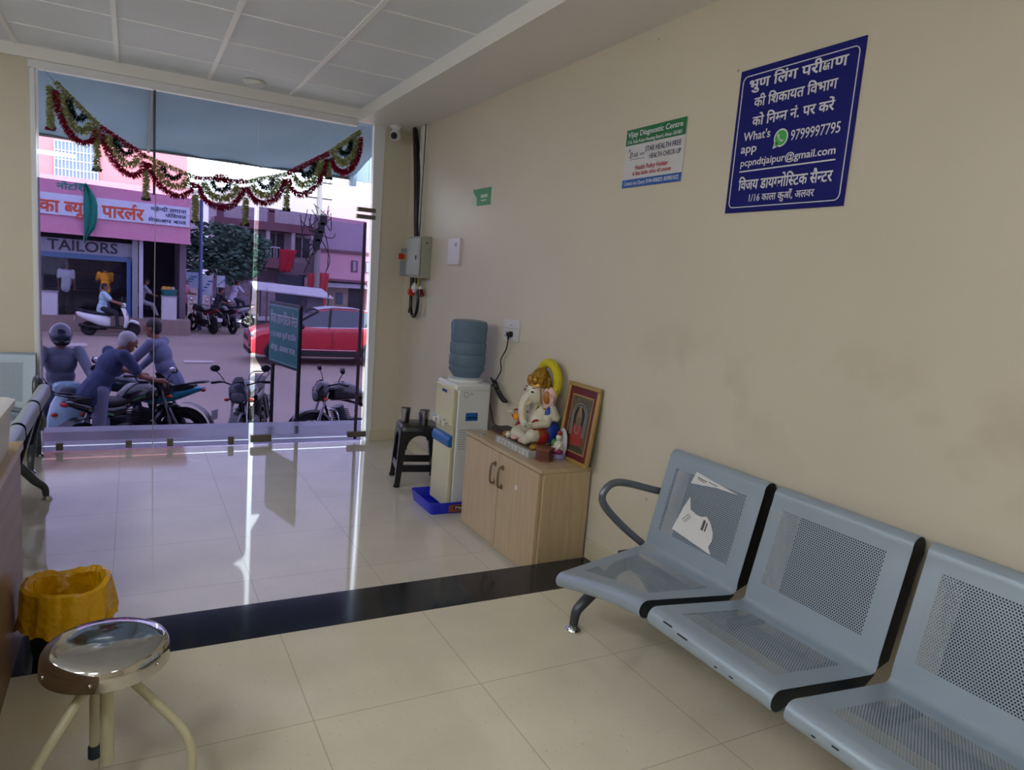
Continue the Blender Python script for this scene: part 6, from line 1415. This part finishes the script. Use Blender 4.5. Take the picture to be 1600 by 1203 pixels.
cloth('flag', 'red flag hanging left of the concrete pole', 5.32, 5.62, -.25, 1.15, 28.97, mat('red_flag', '#b34048', 0.85), -.5, 'flag'); cloth('flag', 'red flag hanging right of the concrete pole', 5.85, 6.35, -.55, 1.2, 28.97, mat('red_flag'), .3, 'flag')
L2 = V((7.5, 30.0, -1.2)); t = thing('house', 'low pink house with a tin roofed stall at the right of the street view', 'house', L2)
hp = lambda n, a, b_, m, par=None: pbx(n, a, b_, m, par or t, L2)
M_pkh = mat('pale_pink_plaster', '#cf9fae', 0.8)
hp('front_wall', (6.2, 30.5, -1.2), (11, 36, 2.2), mat('cream_shutter', '#b9a7a4', 0.7)); hp('band', (6.15, 30.2, .9), (11, 30.6, 2.25), M_pkh); hp('ledge', (6.1, 30.1, .82), (11, 30.6, .94), M_rd); hp('cornice', (6.1, 30.1, 2.25), (11, 30.7, 2.42), M_rd)
hp('upper_block', (6.3, 33, 2.4), (11, 38, 4.0), mat('mauve_block', '#a794a6', 0.8)); hp('upper_block', (7.0, 36, 4.0), (11, 40, 5.4), M_pkh)
for x in (7.75, 8.45): w_ = hp('window', (x, 30.16, 1.35), (x + .35, 30.21, 1.95), M_rd); hp('pane', (x + .1, 30.13, 1.4), (x + .25, 30.16, 1.9), mat('pane_pale', '#9b96ac', 0.3), w_)
q = MB()
for k in range(22): q.box(V((6.35 + k * .09, 30.46, -1.2)) - L2, V((6.40 + k * .09, 30.5, .75)) - L2)
q.build('roller_shutter', mat('shutter_cream', '#bfae9f', 0.6), t, smooth=False)
hp('shop_opening', (7.75, 30.44, -.6), (8.5, 30.5, .6), M_wdk); hp('meter_board', (7.1, 30.4, -.35), (7.45, 30.46, .25), mat('meter_grey', '#5c6478', 0.6)); hp('wooden_box', (7.2, 29.9, -1.2), (7.8, 30.4, -.45), mat('dark_wood', '#4a2c30', 0.7))
q = MB(); q.ring_surface([[V((6.3, 30.5, .80)) - L2, V((8.6, 30.5, .84)) - L2, V((8.6, 30.5, .86)) - L2, V((6.3, 30.5, .82)) - L2], [V((6.2, 29.6, .50)) - L2, V((8.5, 29.6, .55)) - L2, V((8.5, 29.6, .57)) - L2, V((6.2, 29.6, .52)) - L2]]); q.build('tin_roof', mat('tin_sheet', '#a8a4b0', 0.5, 0.3), t, smooth=False)
hp('corner_pillar', (8.62, 30.0, -1.2), (8.8, 30.4, .9), M_pkh)
t = thing('street_stall', 'small street stall under a grey sheet roof behind the green board', 'stall', (2.25, 17.5, -1.2))
q = MB(); q.ring_surface([[(-1.1, -.6, 1.80), (1.35, -.6, 1.66), (1.35, -.6, 1.70), (-1.1, -.6, 1.84)], [(-1.05, .9, 2.0), (1.3, .9, 1.90), (1.3, .9, 1.94), (-1.05, .9, 2.04)]]); q.build('sheet_roof', mat('stall_sheet', '#a5a2ae', 0.6), t, smooth=False)
for x in (-1.02, -.72, 1.2):
    for y in (-.5, .8): MB().cyl((x, y, 0), (x, y, 1.85), .028, seg=8).build('post', mat('stall_post', '#5c5240', 0.7), t)
MB().box((-.9, -.4, .0), (1.1, .7, .85)).build('counter', mat('stall_counter', '#4c4854', 0.7), t, smooth=False); MB().box((-.95, -.45, .85), (1.15, .75, .90)).build('counter_top', mat('stall_sheet'), t, smooth=False)
MB().box((.55, -.42, .90), (1.05, .6, 1.7)).build('cupboard', mat('stall_cupboard', '#5a5660', 0.7), t, smooth=False)
# far row of houses closing the street
for k, (x0, x1, y, z, c_, lab) in enumerate(((-0.5, 1.5, 42, 5.2, '#c3b9bd', 'pale house above the tree in the distance'), (11.2, 16, 33, 5.0, '#c49aa6', 'rose house beyond the pink house at the far right'), (17, 27, 31, 4.2, '#b8a9a4', 'beige house beyond the rose house, past the right edge of the view'))):
    Lk = V(((x0 + x1) / 2, y, -1.2)); t = thing('house', lab, 'house', Lk); pbx('wall', (x0, y, -1.2), (x1, y + 6, z), mat('far_' + c_, c_, 0.85), t, Lk); pbx('parapet', (x0 - .1, y - .1, z), (x1 + .1, y + .1, z + .3), M_pale, t, Lk)
    for xw in (x0 + .3, x1 - 1.0): pbx('window', (xw, y - .05, 1.6), (xw + .7, y, 2.8), M_wdk, t, Lk)
